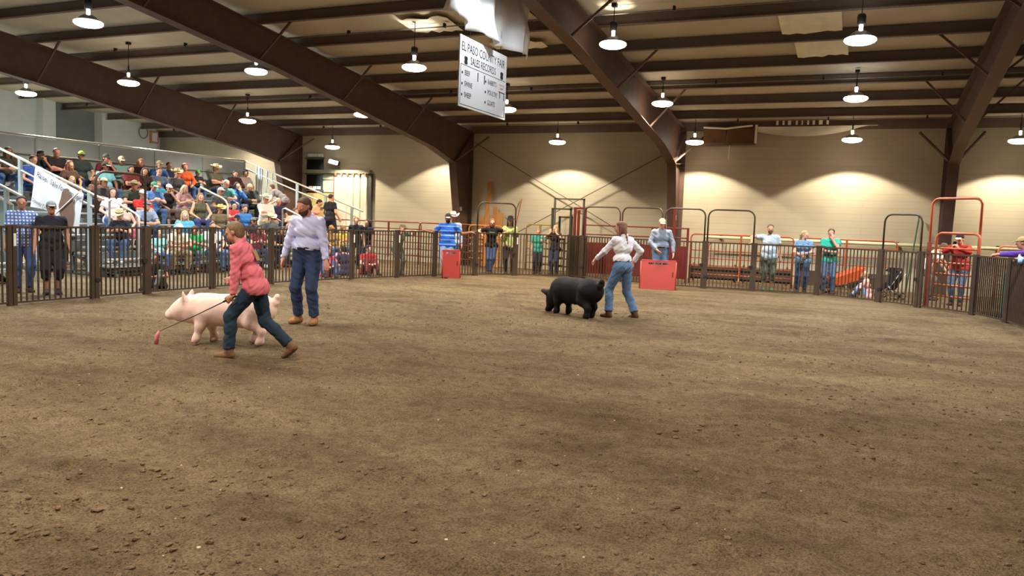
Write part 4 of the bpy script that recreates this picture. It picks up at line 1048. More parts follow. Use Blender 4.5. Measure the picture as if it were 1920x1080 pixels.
        if hk in ('long', 'pony', 'bob'):
            dn = np.array([0, 0, -1.])*.8+(-(f.Rc@np.array([0, 0, 1.])))*.2
            L = .30 if hk == 'long' else (.26 if hk == 'pony' else .13)
            if hk == 'pony':
                pr += [E_(H([-.06, 0, -.0]), [.06, .07, .07], R), C(H([-.10, 0, .03]), H([-.135, 0, .0]), .03, .036), C(H([-.135, 0, .0]), H([-.12, 0, 0])+dn*L, .036, .022)]
            else:
                for yy in (-.055, -.02, .02, .055): pr.append(C(H([-.06, yy, 0]), H([-.115, yy*1.2, -.02])+dn*L*(.9+.1*math.cos(yy*40)), .045, .034))
                for sd in (-1, 1): pr.append(C(H([-.005, .075*sd, .02]), H([.0, .088*sd, -.02])+dn*L*.8, .026, .02))
        return sdf_mesh('hair', pr, min(h, .012), .02, .003, .03)
    if hk != 'bald': sub('hair', fhair, pm('hair_%02x%02x%02x' % tuple(hc), hc, .7, 0, .2, 20, .3, 40), ('hair', hk))
    if beard:
        def fbd():
            pr = [E_(H([.022, 0, -.042]), [.073, .066, .086], R, [(H([.02, 0, -.035]), R@np.array([.12, 0, 1.]))]), E_(H([.052, 0, -.094]), [.036, .038, .032], R)]
            return sdf_mesh('beard', pr, min(h, .010), .012, .002, .02, [(H([.10, 0, -.038]), R@np.array([.5, 0, .9]))])
        sub('beard', fbd, pm('hair_%02x%02x%02x' % tuple(beard), beard, .8, 0, .2, 20, .3, 40), ('beard',))
    # ---- headwear
    if hat:
        if hat[0] == 'cowboy':
            ho = sub('cowboy_hat', lambda: hat_mesh('c', R@rot('Y', 4), H([-.012, 0, .068])), pm('felt_%02x%02x%02x' % tuple(hat[1]), hat[1], .9, 0, .06, 8), ('chat',))
            sub('hat_band', lambda: band_mesh(R@rot('Y', 4), H([-.012, 0, .068])), cloth((70, 50, 38)), ('cband',), ho)
        else:
            sg = -1 if hat[0] == 'backcap' else 1
            def fcap(): return sdf_mesh('cap', [E_(H([-.012, 0, .045]), [.108, .088, .098], R, [(H([0, 0, .042]), R@np.array([-.10*sg, 0, -1.]))])], min(h, .012), .01)
            co = sub('cap', fcap, cloth(hat[1]), (hat[0], 'crown'))
            def fbr(): return sdf_mesh('brim', [E_(H([.115*sg, 0, .046]), [.075, .072, .010], R@rot('Y', 10*sg))], min(h, .010), .01)
            sub('brim', fbr, cloth(hat[2] if len(hat) > 2 else hat[1]), (hat[0], 'brim'), co)
    if extra: extra(t, f)
    return t

# ================================================================== PEOPLE IN THE RING
def local_to_world(loc, rz, s, p):
    c, sn = math.cos(rz), math.sin(rz); return V((loc[0]+s*(c*p[0]-sn*p[1]), loc[1]+s*(sn*p[0]+c*p[1]), loc[2]+s*p[2]))
HEAD_L = math.radians(203.6)          # heading towards the left of the picture

# --- the judge
JP = dict(pel=(0, 0, .945), lean=3, head=(-22, 18), fl=(.05, .14, .085), fr=(.0, -.13, .085), yl=14, yr=-20, hl=(.10, .33, .86), hr=(.14, -.31, .84), el=(-.8, .9, 0), er=(-.8, -.9, 0), pl=(-.4, -1, 0), pr=(-.3, 1, 0), curl=26)
def judge_extra(t, f):
    # buttons down the front placket
    for i in range(5):
        q = f.pel*(1-i/5.)+f.neck*(i/5.)+f.Rc@np.array([.132-.012*i, 0, .09])
        MB().lathe([(.001, -.002), (.006, 0), (.001, .003)], 8, tuple(q)).build('button', WHITEV, t)
person('bearded man in pale lavender dress shirt and navy trousers standing behind the pink pig', JP, (-7.48, 9.51, 0), math.radians(-80), 1.87,
       ('long', (196, 196, 232)), ('long', (52, 63, 92)), (150, 104, 70), 'r', ('short', (88, 64, 50)), None, 1.13, False, None, .0095, None, (46, 38, 36), False, (84, 56, 44), 0, .012, True, wr=.006, extra=judge_extra)

# --- the boy with the whip
BP = dict(pel=(.06, 0, .885), lean=24, head=(0, -4), fl=(.33, .14, .085), fr=(-.36, -.06, .15), yl=4, yr=-4, fpr=38, kl=(1, .1, 0), kr=(1, 0, .2), hl=(.25, .25, .70), hr=(.40, -.22, .95), el=(-1, .3, -.2), er=(-1, -.5, 0), pl=(-.2, -1, .2), curl=62, dl=(.75, -.1, -.65))
boy_loc = (-6.10, 6.93, 0); bs = 1.60/1.75
def boy_extra(t, f):
    q = f.waist+f.Rc@np.array([-.135, -.02, .20]); Rb = f.Rc
    P = [q+Rb@np.array([0, y, z]) for y, z in ((-.06, -.07), (.06, -.07), (.06, .07), (-.06, .07))]; P2 = [p+Rb@np.array([-.006, 0, 0]) for p in P]
    MB().add(P+P2, [(0,1,2,3),(4,7,6,5),(0,4,5,1),(1,5,6,2),(2,6,7,3),(3,7,4,0)]).build('number_card', pm('tan_card', (170, 130, 96), .8), t)
person('boy in salmon pink shirt and dark jeans striding left with a show whip', BP, boy_loc, HEAD_L, 1.60, ('long', (214, 112, 122)), ('long', (44, 58, 72)), (124, 92, 66), 'm', ('short', (126, 104, 76)), None, 1.02, False, None, .0095,
       None, None, True, None, 1, .014, True, wr=.005, extra=boy_extra)
_bf = Fig(BP); hw = _bf.wrl+_n((.75, -.1, -.65))*.085
h0 = local_to_world(boy_loc, HEAD_L, bs, hw)
d_ = (V((-7.16, 6.50, .25))-h0)
wh = thing('show_whip', 'thin black show whip with a pink tip in the hand of the boy', 'whip', h0)
MB().tube([-d_*.12, V((0, 0, 0)), d_*.5-V((0, 0, .01)), d_], [.008, .007, .005, .0035], 6).build('shaft', pm('black_whip', (34, 30, 32), .4), wh, True)
MB().tube([-d_*.12, d_*.06], [.012, .011], 8).build('grip', pm('black_grip', (24, 22, 22), .7), wh, True)
MB().tube([d_, d_*1.03-V((0, 0, .03)), d_*1.05-V((0, 0, .13))], [.012, .022, .024], 8).build('pink_tip', pm('pink_popper', (232, 128, 140), .6), wh, True)

# --- the girl with the black pig
GP = dict(pel=(0, 0, .925), lean=4, twist=-8, head=(48, 6), fl=(.10, .20, .085), fr=(-.18, -.19, .085), fpr=8, yl=8, yr=-6, kl=(1, 0, 0), kr=(1, 0, 0), hl=(.46, .22, 1.04), hr=(.08, -.36, 1.0), el=(-.6, .7, -.4), er=(-.8, -.9, 0), pl=(0, -.3, -1), pr=(0, 1, 0), curl=40)
def girl_extra(t, f):
    pk = pm('white_stitching', (190, 186, 170), .8)
    for sd in (-1, 1):
        c = f.pel+np.array([-.128, .062*sd, -.015])
        MB().tube([c+np.array([-.004, -.035, .03]), c+np.array([-.008, 0, -.01]), c+np.array([-.004, .035, .03])], .003, 5).build('pocket_stitching', pk, t)
person('girl with long brown hair in white shirt and blue jeans behind the black pig', GP, (-3.78, 13.47, 0), math.radians(152), 1.71, ('long', (226, 222, 228)), ('long', (92, 118, 152)), (92, 62, 44), 'r', ('long', (120, 84, 64)), None, .98, True, None, .0105,
       None, (40, 34, 36), False, None, 1, .02, True, wr=.005, extra=girl_extra)

# ================================================================== PIGS
def pig(label, loc, rz, s, mat, black, headdown, stride, cloven):
    t = thing('pig', label, 'pig', loc, rz); t.scale = (s, s, s)
    b = [E_((.30, 0, .45), (.27, .185, .215)), E_((.02, 0, .46), (.42, .20, .205)), E_((-.36, 0, .47), (.27, .195, .225)), E_((-.1, 0, .36), (.36, .16, .12))]
    if not headdown:
        hc, sn, ea = np.array([.60, 0, .46]), np.array([.80, 0, .355]), 1
        b += [C((.42, 0, .47), hc, .175, .135), C(hc, hc+np.array([.1, 0, -.05]), .125, .10), C(hc+np.array([.08, 0, -.045]), sn, .09, .054), E_(sn+np.array([.012, 0, 0]), (.02, .05, .045), rot('Y', 15)), C((.5, 0, .38), (.66, 0, .34), .11, .07)]
        earb = [(.56, .09, .55)]; up = np.array([-.05, .5, .85])
        jaw = (.72, .0, .30)
    else:
        hc, sn = np.array([.56, 0, .26]), np.array([.70, 0, .055])
        b += [C((.40, 0, .42), hc, .18, .135), C(hc, hc+np.array([.05, 0, -.08]), .125, .095), C(hc+np.array([.04, 0, -.06]), sn, .085, .052), E_(sn+np.array([.006, 0, -.012]), (.045, .048, .02), rot('Y', 20)), C((.40, 0, .33), (.56, 0, .2), .12, .07)]
        up = np.array([.85, .45, .25])
    base = hc+np.array([-.03, .085, .09]) if not headdown else hc+np.array([.05, .085, .09])
    for sd in (1, -1):
        bb = base*np.array([1, sd, 1]); u = _n(up*np.array([1, sd, 1])); x = _n(np.cross(u, np.array([1, sd*.3, 0]))+1e-6); nrm = np.cross(u, x)
        R = np.stack([x, nrm, u], 1); b += [E_(bb+u*.075, (.052, .016, .088), R), C(bb-u*.03, bb+u*.03, .035, .03)]
    # front legs: near vertical, wrist low
    for sd, dx in ((1, stride[0]), (-1, stride[1])):
        b += [C((.30, sd*.10, .40), (.31+dx*.4, sd*.11, .24), .10, .062), C((.31+dx*.4, sd*.11, .24), (.30+dx, sd*.11, .07), .058, .042), C((.30+dx, sd*.11, .07), (.32+dx, sd*.11, .035), .042, .04)]
    # hind legs: heavy ham, knee forward, hock back, steep shank
    for sd, dx in ((1, stride[2]), (-1, stride[3])):
        b += [C((-.38, sd*.10, .46), (-.30+dx*.4, sd*.12, .30), .145, .09), C((-.30+dx*.4, sd*.12, .30), (-.43+dx*.8, sd*.12, .19), .085, .05), C((-.43+dx*.8, sd*.12, .19), (-.40+dx, sd*.12, .06), .046, .04), C((-.40+dx, sd*.12, .06), (-.375+dx, sd*.12, .035), .042, .04)]
    b += [C((.52, 0, .36) if not headdown else (.35, 0, .3), (-.3, 0, .33), .10, .12)]
    # curled tail
    tl = [np.array([-.60-.02*i/3, .028*math.sin(i*1.1), .56+.012*i+.03*math.cos(i*1.1)]) for i in range(8)]
    b += [C((-.56, 0, .54), tl[0], .03, .02)]+[C(p, q, .018-.001*i, .017-.001*i) for i, (p, q) in enumerate(zip(tl[:-1], tl[1:]))]
    link('body', sdf_mesh('body', b, .0125, .06), mat, t)
    hm = pm('dark_hoof' if black else 'pale_hoof', (40, 34, 32) if black else (170, 130, 110), .6)
    for sd, dx, x0 in ((1, stride[0], .32), (-1, stride[1], .32), (1, stride[2], -.375), (-1, stride[3], -.375)):
        yy = .11 if x0 > 0 else .12
        link('hoof', sdf_mesh('hoof', [C((x0+dx, sd*yy+o, .035), (x0+dx+.025, sd*yy+o, .018), .024, .018) for o in (-.016, .016)], .008, .006), hm, t)
    mb = MB()
    for sd in (-1, 1):
        e = hc+(np.array([.07, .105*sd, .03]) if not headdown else np.array([.085, .105*sd, .0])); mb.lathe([(.001, -.01), (.011, -.004), (.012, 0), (.011, .004), (.001, .01)], 8, tuple(e))
    mb.build('eyes', EYE, t, True)
    nd = (sn-hc)/np.linalg.norm(sn-hc); mb = MB(); tip = sn+nd*.035 if not headdown else sn+np.array([.03, 0, -.02])
    for sd in (-1, 1): mb.lathe([(.001, -.006), (.009, 0), (.001, .006)], 8, tuple(tip+np.array([0, .018*sd, 0])))
    mb.build('nostrils', pm('dark_nostril', (70, 40, 40), .6), t, True)
    return t
PINK = pm('pink_pig_hide', (242, 206, 192), .6, 0, .10, 3, .15, 60, .3)
BLK = pm('black_pig_hide', (28, 27, 27), .7, 0, .2, 4, .2, 60, .15)
pig('pale pink pig walking left beside the boy', (-7.05, 7.47, 0), HEAD_L, .92, PINK, False, False, (.10, -.06, -.05, .10), 1)
pig('black pig with its snout to the dirt in front of the girl', (-4.52, 13.15, 0), math.radians(150.6), 1.03, BLK, True, True, (.05, -.02, -.03, .10), 1)

# ================================================================== SPECTATORS
SIT = {
 'rest': dict(pel=(0, 0, .115), lean=6, hl=(.33, .15, .22), hr=(.31, -.15, .22), pl=(0, 0, -1), pr=(0, 0, -1), el=(-.6, .9, -.2), er=(-.6, -.9, -.2), curl=20),
 'elbow': dict(pel=(0, 0, .115), lean=30, head=(0, -14), hl=(.52, .04, .30), hr=(.52, -.04, .29), pl=(0, -1, 0), pr=(0, 1, 0), el=(0, .8, -.6), er=(0, -.8, -.6), curl=45),
 'cross': dict(pel=(0, 0, .115), lean=2, hl=(.22, -.06, .40), hr=(.235, .07, .36), pl=(-1, 0, 0), pr=(-1, 0, 0), dl=(.1, -1, .1), dr=(.1, 1, .1), el=(.2, 1, -.8), er=(.2, -1, -.8), curl=15),
 'chin': dict(pel=(0, 0, .115), lean=14, head=(0, -2), hl=(.30, .05, .60), hr=(.32, -.14, .22), pl=(-1, 0, .2), pr=(0, 0, -1), dl=(-.1, -.1, 1), el=(.3, .7, -1), er=(-.6, -.9, -.2), curl=50),
 'phone': dict(pel=(0, 0, .115), lean=10, head=(0, 10), hl=(.34, .05, .42), hr=(.34, -.05, .41), pl=(0, -1, .2), pr=(0, 1, .2), el=(-.2, 1, -.6), er=(-.2, -1, -.6), curl=50),
 'back': dict(pel=(0, 0, .115), lean=-6, head=(12, 4), hl=(.20, .20, .20), hr=(.26, -.10, .22), pl=(0, 0, -1), pr=(0, 0, -1), el=(-.8, .8, 0), er=(-.8, -.9, 0), curl=25),
}
for k in SIT: SIT[k].update(fl=(.42, .13, -.325), fr=(.44, -.12, -.325), kl=(1, .25, 1), kr=(1, -.25, 1), ptilt=-6)
SIT['elbow'].update(fl=(.36, .18, -.325), fr=(.36, -.18, -.325)); SIT['back'].update(fl=(.5, .14, -.325), fr=(.42, -.13, -.325))
GROUND = dict(pel=(0, 0, .11), lean=12, hl=(.36, .10, .34), hr=(.36, -.08, .33), fl=(.48, .16, .085), fr=(.46, -.15, .085), kl=(.6, .2, 1), kr=(.6, -.2, 1), pl=(0, 0, -1), pr=(0, 0, -1), el=(-.2, 1, -.4), er=(-.2, -1, -.4), ptilt=-10, curl=40)
BRN, DKB, BLN, GRY, RDH, BLKH = (92, 64, 46), (50, 38, 32), (186, 152, 104), (176, 168, 156), (190, 96, 50), (34, 28, 28)
JEAN, DJEAN, BLACK, TANP = (72, 96, 136), (48, 62, 92), (38, 38, 42), (150, 128, 98)
# row, y, scale, pose, turn, top, bottom, skin, hair, hat, female, girth, label
CROWD = [
 (7, 13.7, 1.0, 'elbow', -20, ('tee', (78, 74, 60)), JEAN, 't', ('long', BRN), None, 1, 1.1, 'woman in olive top in the top row at the left edge of the picture'),
 (6, 13.95, 1.0, 'rest', -10, ('tee', (54, 78, 140)), DJEAN, 'm', ('short', BRN), None, 0, 1.05, 'person in blue shirt behind the stair rail, just above the banner'),
 (7, 14.6, .95, 'chin', -5, ('tee', (36, 38, 44)), JEAN, 't', ('short', DKB), ('cap', (44, 44, 50)), 0, 1, 'person in dark cap and black shirt behind the upper stair rail'),
 (7, 15.15, 1.06, 'cross', -20, ('tee', (46, 42, 46)), DJEAN, 'r', ('buzz', BRN), None, 0, 1.1, 'sunburnt man in black shirt, head highest at the left of the top row'),
 (6, 15.0, .95, 'rest', -12, ('tee', (96, 74, 66)), JEAN, 'l', ('long', (150, 92, 60)), None, 1, .95, 'auburn haired woman in brown top just above the banner text'),
 (5, 14.5, .8, 'elbow', -25, ('tee', (110, 88, 76)), JEAN, 'l', ('bob', BLN), None, 1, .95, 'blond child in front of the auburn haired woman'),
 (7, 15.9, 1.04, 'rest', -18, ('tee', (56, 66, 66)), DJEAN, 'm', ('short', BRN), ('cap', (150, 190, 70), (44, 48, 74)), 0, 1.1, 'man in lime green and navy cap in the top row'),
 (7, 16.62, 1.04, 'chin', -5, ('tee', (112, 46, 54)), BLACK, 'r', ('short', DKB), ('cap', (78, 70, 60)), 0, 1.12, 'man in maroon shirt holding a hand up to his face in the top row'),
 (7, 17.22, 1.02, 'phone', -25, ('tee', (140, 190, 190)), TANP, 'm', ('short', GRY), ('cap', (206, 190, 150)), 0, 1.08, 'man in pale teal shirt and tan cap in the top row'),
 (5, 15.25, .78, 'rest', -10, ('tee', (128, 100, 88)), JEAN, 'l', ('bob', (160, 112, 74)), None, 1, .95, 'brown haired child beside the bleacher stair rail'),
 (6, 16.17, 1.0, 'back', -10, ('tee', (120, 180, 200)), JEAN, 'd', ('short', BLKH), ('cap', (60, 56, 54), (210, 205, 190)), 0, 1.1, 'man in pale blue shirt and dark cap with pale bill, below the maroon shirt'),
 (7, 17.94, 1.0, 'rest', -20, ('jacket', (48, 42, 44)), BLACK, 'l', ('bob', (196, 112, 50)), None, 1, 1.0, 'ginger haired woman in dark jacket in the top row'),
 (6, 17.0, .97, 'cross', -15, ('tee', (110, 52, 52)), DJEAN, 'm', ('short', DKB), None, 0, 1.05, 'person in dull red shirt under the ginger haired woman'),
 (6, 17.48, .95, 'rest', -25, ('tee', (66, 50, 46)), JEAN, 'l', ('long', (92, 58, 44)), None, 1, .92, 'long brown haired girl between the red shirt and the glasses'),
 (7, 18.52, 1.05, 'elbow', -20, ('tee', (62, 100, 168)), DJEAN, 'm', ('short', BRN), ('cap', (180, 158, 112)), 0, 1.1, 'man in royal blue shirt and tan cap in the top row'),
 (6, 18.0, 1.0, 'rest', -20, ('tee', (102, 116, 140)), JEAN, 'l', ('short', BRN), None, 0, 1.05, 'man in slate grey shirt with short brown hair below the royal blue shirt'),
 (4, 14.95, 1.0, 'cross', -15, ('tee', (52, 50, 48)), BLACK, 't', ('short', BLKH), ('cap', (196, 186, 140), (60, 60, 50)), 0, 1.1, 'man in dark shirt and pale yellow cap near the bottom of the stair rail'),
 (3, 14.65, 1.0, 'rest', -35, ('tee', (224, 218, 226)), JEAN, 'l', ('long', (70, 44, 36)), None, 1, 1.1, 'smiling dark haired woman in white top beside the stair rail end'),
 (4, 15.8, 1.07, 'elbow', -25, ('tee', (58, 66, 52)), DJEAN, 't', ('short', BRN), ('cap', (120, 116, 90)), 0, 1.25, 'burly man in dark green shirt and camouflage cap'),
 (5, 16.57, .72, 'rest', -20, ('tee', (150, 120, 100)), JEAN, 'l', ('short', BLN), None, 0, .95, 'small child right behind the burly man in green'),
 (3, 15.58, .98, 'cross', -20, ('tee', (196, 44, 48)), JEAN, 'm', ('short', BRN), ('cap', (224, 222, 226)), 0, 1.05, 'person in bright red shirt and white cap'),
 (4, 16.52, 1.0, 'phone', -20, ('tee', (88, 128, 190)), JEAN, 'l', ('short', BRN), ('cap', (80, 150, 120), (226, 226, 222)), 0, 1.0, 'young man in light blue shirt and green and white cap'),
 (5, 17.38, .78, 'rest', -30, ('tee', (70, 160, 200)), JEAN, 'l', ('short', (150, 110, 76)), None, 0, .95, 'kid in turquoise shirt behind the green and white cap'),
 (4, 17.06, .97, 'chin', -25, ('tank', (40, 36, 40)), (96, 80, 70), 'm', ('pony', DKB), ('cap', (226, 226, 228)), 1, .95, 'woman in black tank top and white cap, bare legged, chin on hand'),
 (2, 14.4, .88, 'rest', -30, ('tank', (214, 176, 160)), (190, 96, 110), 'l', ('long', BRN), None, 1, .92, 'brown haired girl in pale pink top behind the straw hat near the left arched gate'),
 (1, 13.75, .95, 'phone', -60, ('tee', (40, 40, 46)), JEAN, 'm', ('short', BRN), ('cowboy', (206, 182, 140)), 1, 1.0, 'person in black top and tan straw hat low beside the left arched gate'),
 (2, 14.95, 1.02, 'elbow', -20, ('tee', (138, 148, 168)), DJEAN, 'm', ('short', DKB), ('cap', (110, 110, 112)), 0, 1.08, 'man in blue grey tie dye shirt and grey cap behind the left arched gate'),
 (7, 19.1, 1.0, 'back', -20, ('tee', (54, 48, 66)), DJEAN, 'm', ('buzz', BRN), None, 0, 1.02, 'shaven headed man in dark navy shirt left of the orange jacket'),
 (7, 19.72, 1.0, 'rest', -30, ('jacket', (214, 92, 50)), JEAN, 'l', ('curly', RDH), None, 1, 1.05, 'red haired woman in bright orange jacket in the top row'),
 (7, 20.22, .82, 'phone', -20, ('tee', (44, 44, 50)), JEAN, 'm', ('short', BRN), ('cap', (90, 170, 90)), 0, .95, 'boy in black shirt and green cap beside the orange jacket'),
 (7, 21.08, 1.05, 'cross', -15, ('tee', (92, 88, 76)), DJEAN, 'r', ('short', BRN), ('cowboy', (220, 190, 130)), 0, 1.12, 'man in olive grey shirt and straw cowboy hat with crossed arms in the top row'),
 (7, 21.87, .98, 'elbow', -25, ('jacket', (70, 44, 46)), BLACK, 'm', ('short', DKB), None, 0, 1.0, 'dark haired man in maroon jacket near the far end of the top row'),
 (7, 22.5, 1.0, 'rest', -10, ('tee', (214, 190, 180)), DJEAN, 'm', ('short', BLKH), None, 0, 1.0, 'dark haired man in pale pink shirt at the far end of the top row'),
 (6, 18.7, .98, 'rest', -20, ('tee', (80, 78, 84)), DJEAN, 'm', ('short', BRN), ('cowboy', (226, 204, 150)), 0, 1.0, 'person in grey shirt and cream cowboy hat below the shaven headed man'),
 (4, 17.62, .98, 'phone', -15, ('tee', (190, 150, 160)), TANP, 'l', ('bob', (206, 190, 160)), None, 1, 1.1, 'silver blond woman in dusty pink shirt holding a phone'),
 (3, 17.62, 1.0, 'rest', -35, ('tank', (92, 88, 66)), (70, 80, 130), 'l', ('long', (150, 110, 74)), None, 1, .95, 'long haired young woman in olive tank top, hands on her knees'),
 (4, 18.96, 1.04, 'elbow', -20, ('tee', (96, 104, 108)), BLACK, 't', ('short', GRY), ('cap', (214, 212, 206)), 0, 1.1, 'man in grey shirt and white cap beside the long haired young woman'),
 (5, 19.96, 1.08, 'elbow', -25, ('tee', (82, 146, 150)), DJEAN, 'r', ('short', (206, 196, 176)), None, 0, 1.2, 'white haired heavy man in teal shirt leaning forward'),
 (5, 20.52, .98, 'chin', -20, ('jacket', (66, 116, 190)), JEAN, 'l', ('bob', BLKH), None, 1, 1.0, 'black haired woman in bright blue jacket beside the teal shirt'),
 (5, 21.02, 1.02, 'elbow', -20, ('jacket', (62, 64, 66)), BLACK, 'm', ('buzz', GRY), None, 0, 1.12, 'balding older man in charcoal jacket leaning forward'),
 (3, 18.95, .72, 'phone', -20, ('tee', (206, 70, 70)), JEAN, 'l', ('short', (214, 180, 140)), None, 0, .95, 'small blond child in red shirt in front of the teal shirted man'),
 (3, 20.41, 1.06, 'cross', -30, ('long', (226, 222, 216)), TANP, 'r', ('short', GRY), ('cowboy', (232, 222, 196)), 0, 1.12, 'man in white shirt and white cowboy hat with crossed arms left of the judge'),
 (3, 20.98, 1.0, 'rest', -25, ('tee', (52, 48, 76)), DJEAN, 'r', ('buzz', GRY), None, 0, 1.1, 'balding man in navy shirt right beside the white cowboy hat'),
 (2, 20.83, 1.0, 'elbow', -25, ('tee', (190, 172, 148)), TANP, 'm', ('short', BRN), None, 0, 1.1, 'person in sand coloured shirt close behind the judge'),
 (1, 17.6, .9, 'rest', -30, ('tee', (46, 50, 70)), JEAN, 'm', ('short', BLKH), ('cap', (40, 42, 56)), 0, 1.0, 'boy in dark cap and navy shirt just above the boy in pink'),
 (1, 15.7, .98, 'rest', -40, ('tee', (92, 160, 186)), JEAN, 'l', ('long', (196, 156, 110)), None, 1, 1.0, 'blond woman with glasses in teal blue top low in the stands'),
 (1, 18.15, .9, 'elbow', -30, ('tee', (70, 66, 72)), JEAN, 't', ('short', BLKH), ('cap', (120, 124, 120), (40, 40, 46)), 0, 1.0, 'kid in grey cap low in the stands beside the maroon shirted girl'),
 (0, 17.66, .9, 'phone', -30, ('tee', (128, 44, 58)), DJEAN, 'm', ('long', DKB), None, 1, .95, 'girl in maroon shirt in the lowest row right of the boy in pink'),
 (1, 19.0, .95, 'rest', -25, ('tee', (84, 92, 96)), BLACK, 'm', ('short', BRN), ('cowboy', (240, 224, 176)), 0, 1.0, 'person under a cream cowboy hat at rail height left of the judge'),
 (2, 18.65, .95, 'rest', -25, ('tee', (64, 120, 190)), JEAN, 'm', ('short', BRN), None, 0, 1.0, 'person in bright blue shirt just above the maroon shirted girl'),
 (0, 14.75, .98, 'elbow', -30, ('tee', (226, 214, 186)), TANP, 't', ('short', GRY), ('cap', (228, 222, 206)), 0, 1.1, 'man in cream shirt and cream cap in the lowest row'),
 (2, 17.65, .9, 'rest', -20, ('tee', (120, 104, 80)), JEAN, 'm', ('short', BRN), ('cowboy', (222, 190, 120)), 0, 1.0, 'person in tan shirt and small yellow straw hat behind the boy in pink'),
 (0, 14.22, .72, 'rest', -20, ('tee', (150, 214, 214)), JEAN, 'l', ('short', BLN), None, 0, .95, 'child in pale cyan shirt in the lowest row near the left arched gate'),
 (0, 15.4, .85, 'phone', -60, ('tee', (44, 158, 82)), (84, 94, 120), 't', ('curly', (96, 62, 40)), None, 0, 1.0, 'curly haired kid in bright green shirt in the lowest row'),
 (0, 15.95, .97, 'rest', -30, ('tee', (222, 220, 216)), JEAN, 'm', ('short', BRN), None, 0, 1.05, 'person in white shirt and jeans next to the green shirt'),
 (0, 16.5, .92, 'elbow', -20, ('tee', (52, 52, 58)), (110, 124, 150), 'm', ('short', DKB), None, 0, 1.0, 'person in black shirt and faded jeans next to the white shirt in the lowest row'),
 (0, 18.45, .92, 'elbow', -20, ('tee', (40, 40, 46)), BLACK, 'm', ('short', BLKH), None, 0, 1.0, 'kid all in black in the lowest row left of the judge'),
 (0, 21.05, .92, 'rest', -25, ('tee', (150, 116, 72)), JEAN, 'm', ('short', (120, 84, 50)), ('cap', (150, 112, 66)), 0, 1.0, 'kid in brown cap in the lowest row right of the judge'),
 (0, 21.65, .9, 'phone', -25, ('tee', (198, 172, 76)), JEAN, 'm', ('curly', (110, 84, 50)), None, 0, 1.0, 'curly haired kid in mustard yellow in the lowest row right of the judge'),
]
for r, y, sc_, ps, turn, top, bc, sk, hr, ht, fem, g, lb in CROWD:
    bot = ('knee' if (fem and top[0] == 'tank') else 'long', bc)
    g2 = 1.0 if g < 1.02 else 1.12
    person(lb, SIT[ps], (row_x(r)+.01, y, row_z(r)), math.radians(turn+4), 1.75*sc_, top, bot, rnd.choice([(60, 46, 38), (200, 200, 200), (50, 50, 56), (110, 80, 56)]), sk, hr, ht, g2, bool(fem), 'sit_'+ps, .0165, 'spectators on the bleachers')

# --- sitting on the ground by the fence
def gsit(lb, x, y, sc_, turn, top, bc, sk, hr, ht=None, fem=False):
    person(lb, GROUND, (x, y, 0), math.radians(turn), 1.75*sc_, top, ('long', bc), (200, 80, 50) if sc_ < .75 else (60, 50, 46), sk, hr, ht, 1.0, fem, 'ground', .0165, 'people sitting on the ground behind the fence')
gsit('boy in black shirt with orange print sitting on the ground behind the left fence', -12.95, 11.75, .80, -70, ('tee', (44, 40, 42)), (110, 110, 110), 't', ('short', BLKH))
gsit('kid in pink shirt sitting on the ground just right of the judge', -12.75, 17.0, .85, -40, ('tee', (196, 84, 110)), JEAN, 'm', ('long', BRN), None, True)
gsit('kid in dark navy shirt sitting on the ground right of the judge', -12.7, 17.75, .88, 160, ('tee', (56, 54, 82)), (84, 96, 124), 'm', ('short', BLKH))
gsit('girl in lilac and white top sitting on the ground beside the red shirt', -13.3, 18.45, .88, -60, ('tee', (190, 160, 200)), JEAN, 'l', ('long', BRN), None, True)
gsit('kid in red shirt with white sleeves sitting on the ground behind the fence', -12.6, 18.6, .9, -30, ('tee', (190, 50, 58)), (130, 60, 66), 'l', ('short', DKB))
gsit('child in pink top and pale jeans sitting low behind the right fence', .28, 22.0, .75, 170, ('tee', (232, 168, 160)), (150, 176, 220), 'l', ('short', BLN))

# --- standing people
def stand(lb, x, y, turn, H, top, bot, sk, hr, hat=None, z=0, pose=None, **kw):
    kw.setdefault('h', .0155); return person(lb, pose or {}, (x, y, z), math.radians(turn), H, top, bot, kw.pop('shoes', (70, 52, 42)), sk, hr, hat, **kw)
def print_on_chest(c, w_, h_, dz, mat, nm='chest_print'):
    def fn(t, f):
        g = f.g; q = f.chest+f.Rc@np.array([.125*(.6+.4*g)+.012, 0, dz]); R = f.Rc
        P = [q+R@np.array([-.012*abs(y) / max(w_, .01), y, z]) for y, z in ((-w_, -h_), (w_, -h_), (w_, h_), (-w_, h_))]; P2 = [p+R@np.array([.008, 0, 0]) for p in P]
        MB().add(P+P2, [(0,3,2,1),(4,5,6,7),(0,1,5,4),(1,2,6,5),(2,3,7,6),(3,0,4,7)]).build(nm, mat, t)
    return fn
PLAID = stripes('blue_plaid', (186, 200, 222), (84, 104, 160), 5.5, 'Z', .55, True)
CAMO = pm('green_camouflage', (104, 108, 92), .85, 0, .5, 11, .2, 14, .15, 1)
FLOR = pm('blue_floral', (112, 146, 180), .85, 0, .45, 22, .2, 14, .15, 1)
STRIPE = stripes('blue_striped_polo', (42, 92, 190), (120, 160, 226), 2.6, 'Z', .8)
stand('man in blue plaid shirt and jeans standing at the left edge of the picture', -14.0, 9.62, -20, 1.76, ('roll', (150, 166, 200), PLAID), ('long', (70, 96, 150)), 't', ('short', DKB), pose=dict(hl=(.3, .25, 1.0), hr=(.12, -.3, .85), head=(-15, 0)), girth=1.08, key=None)
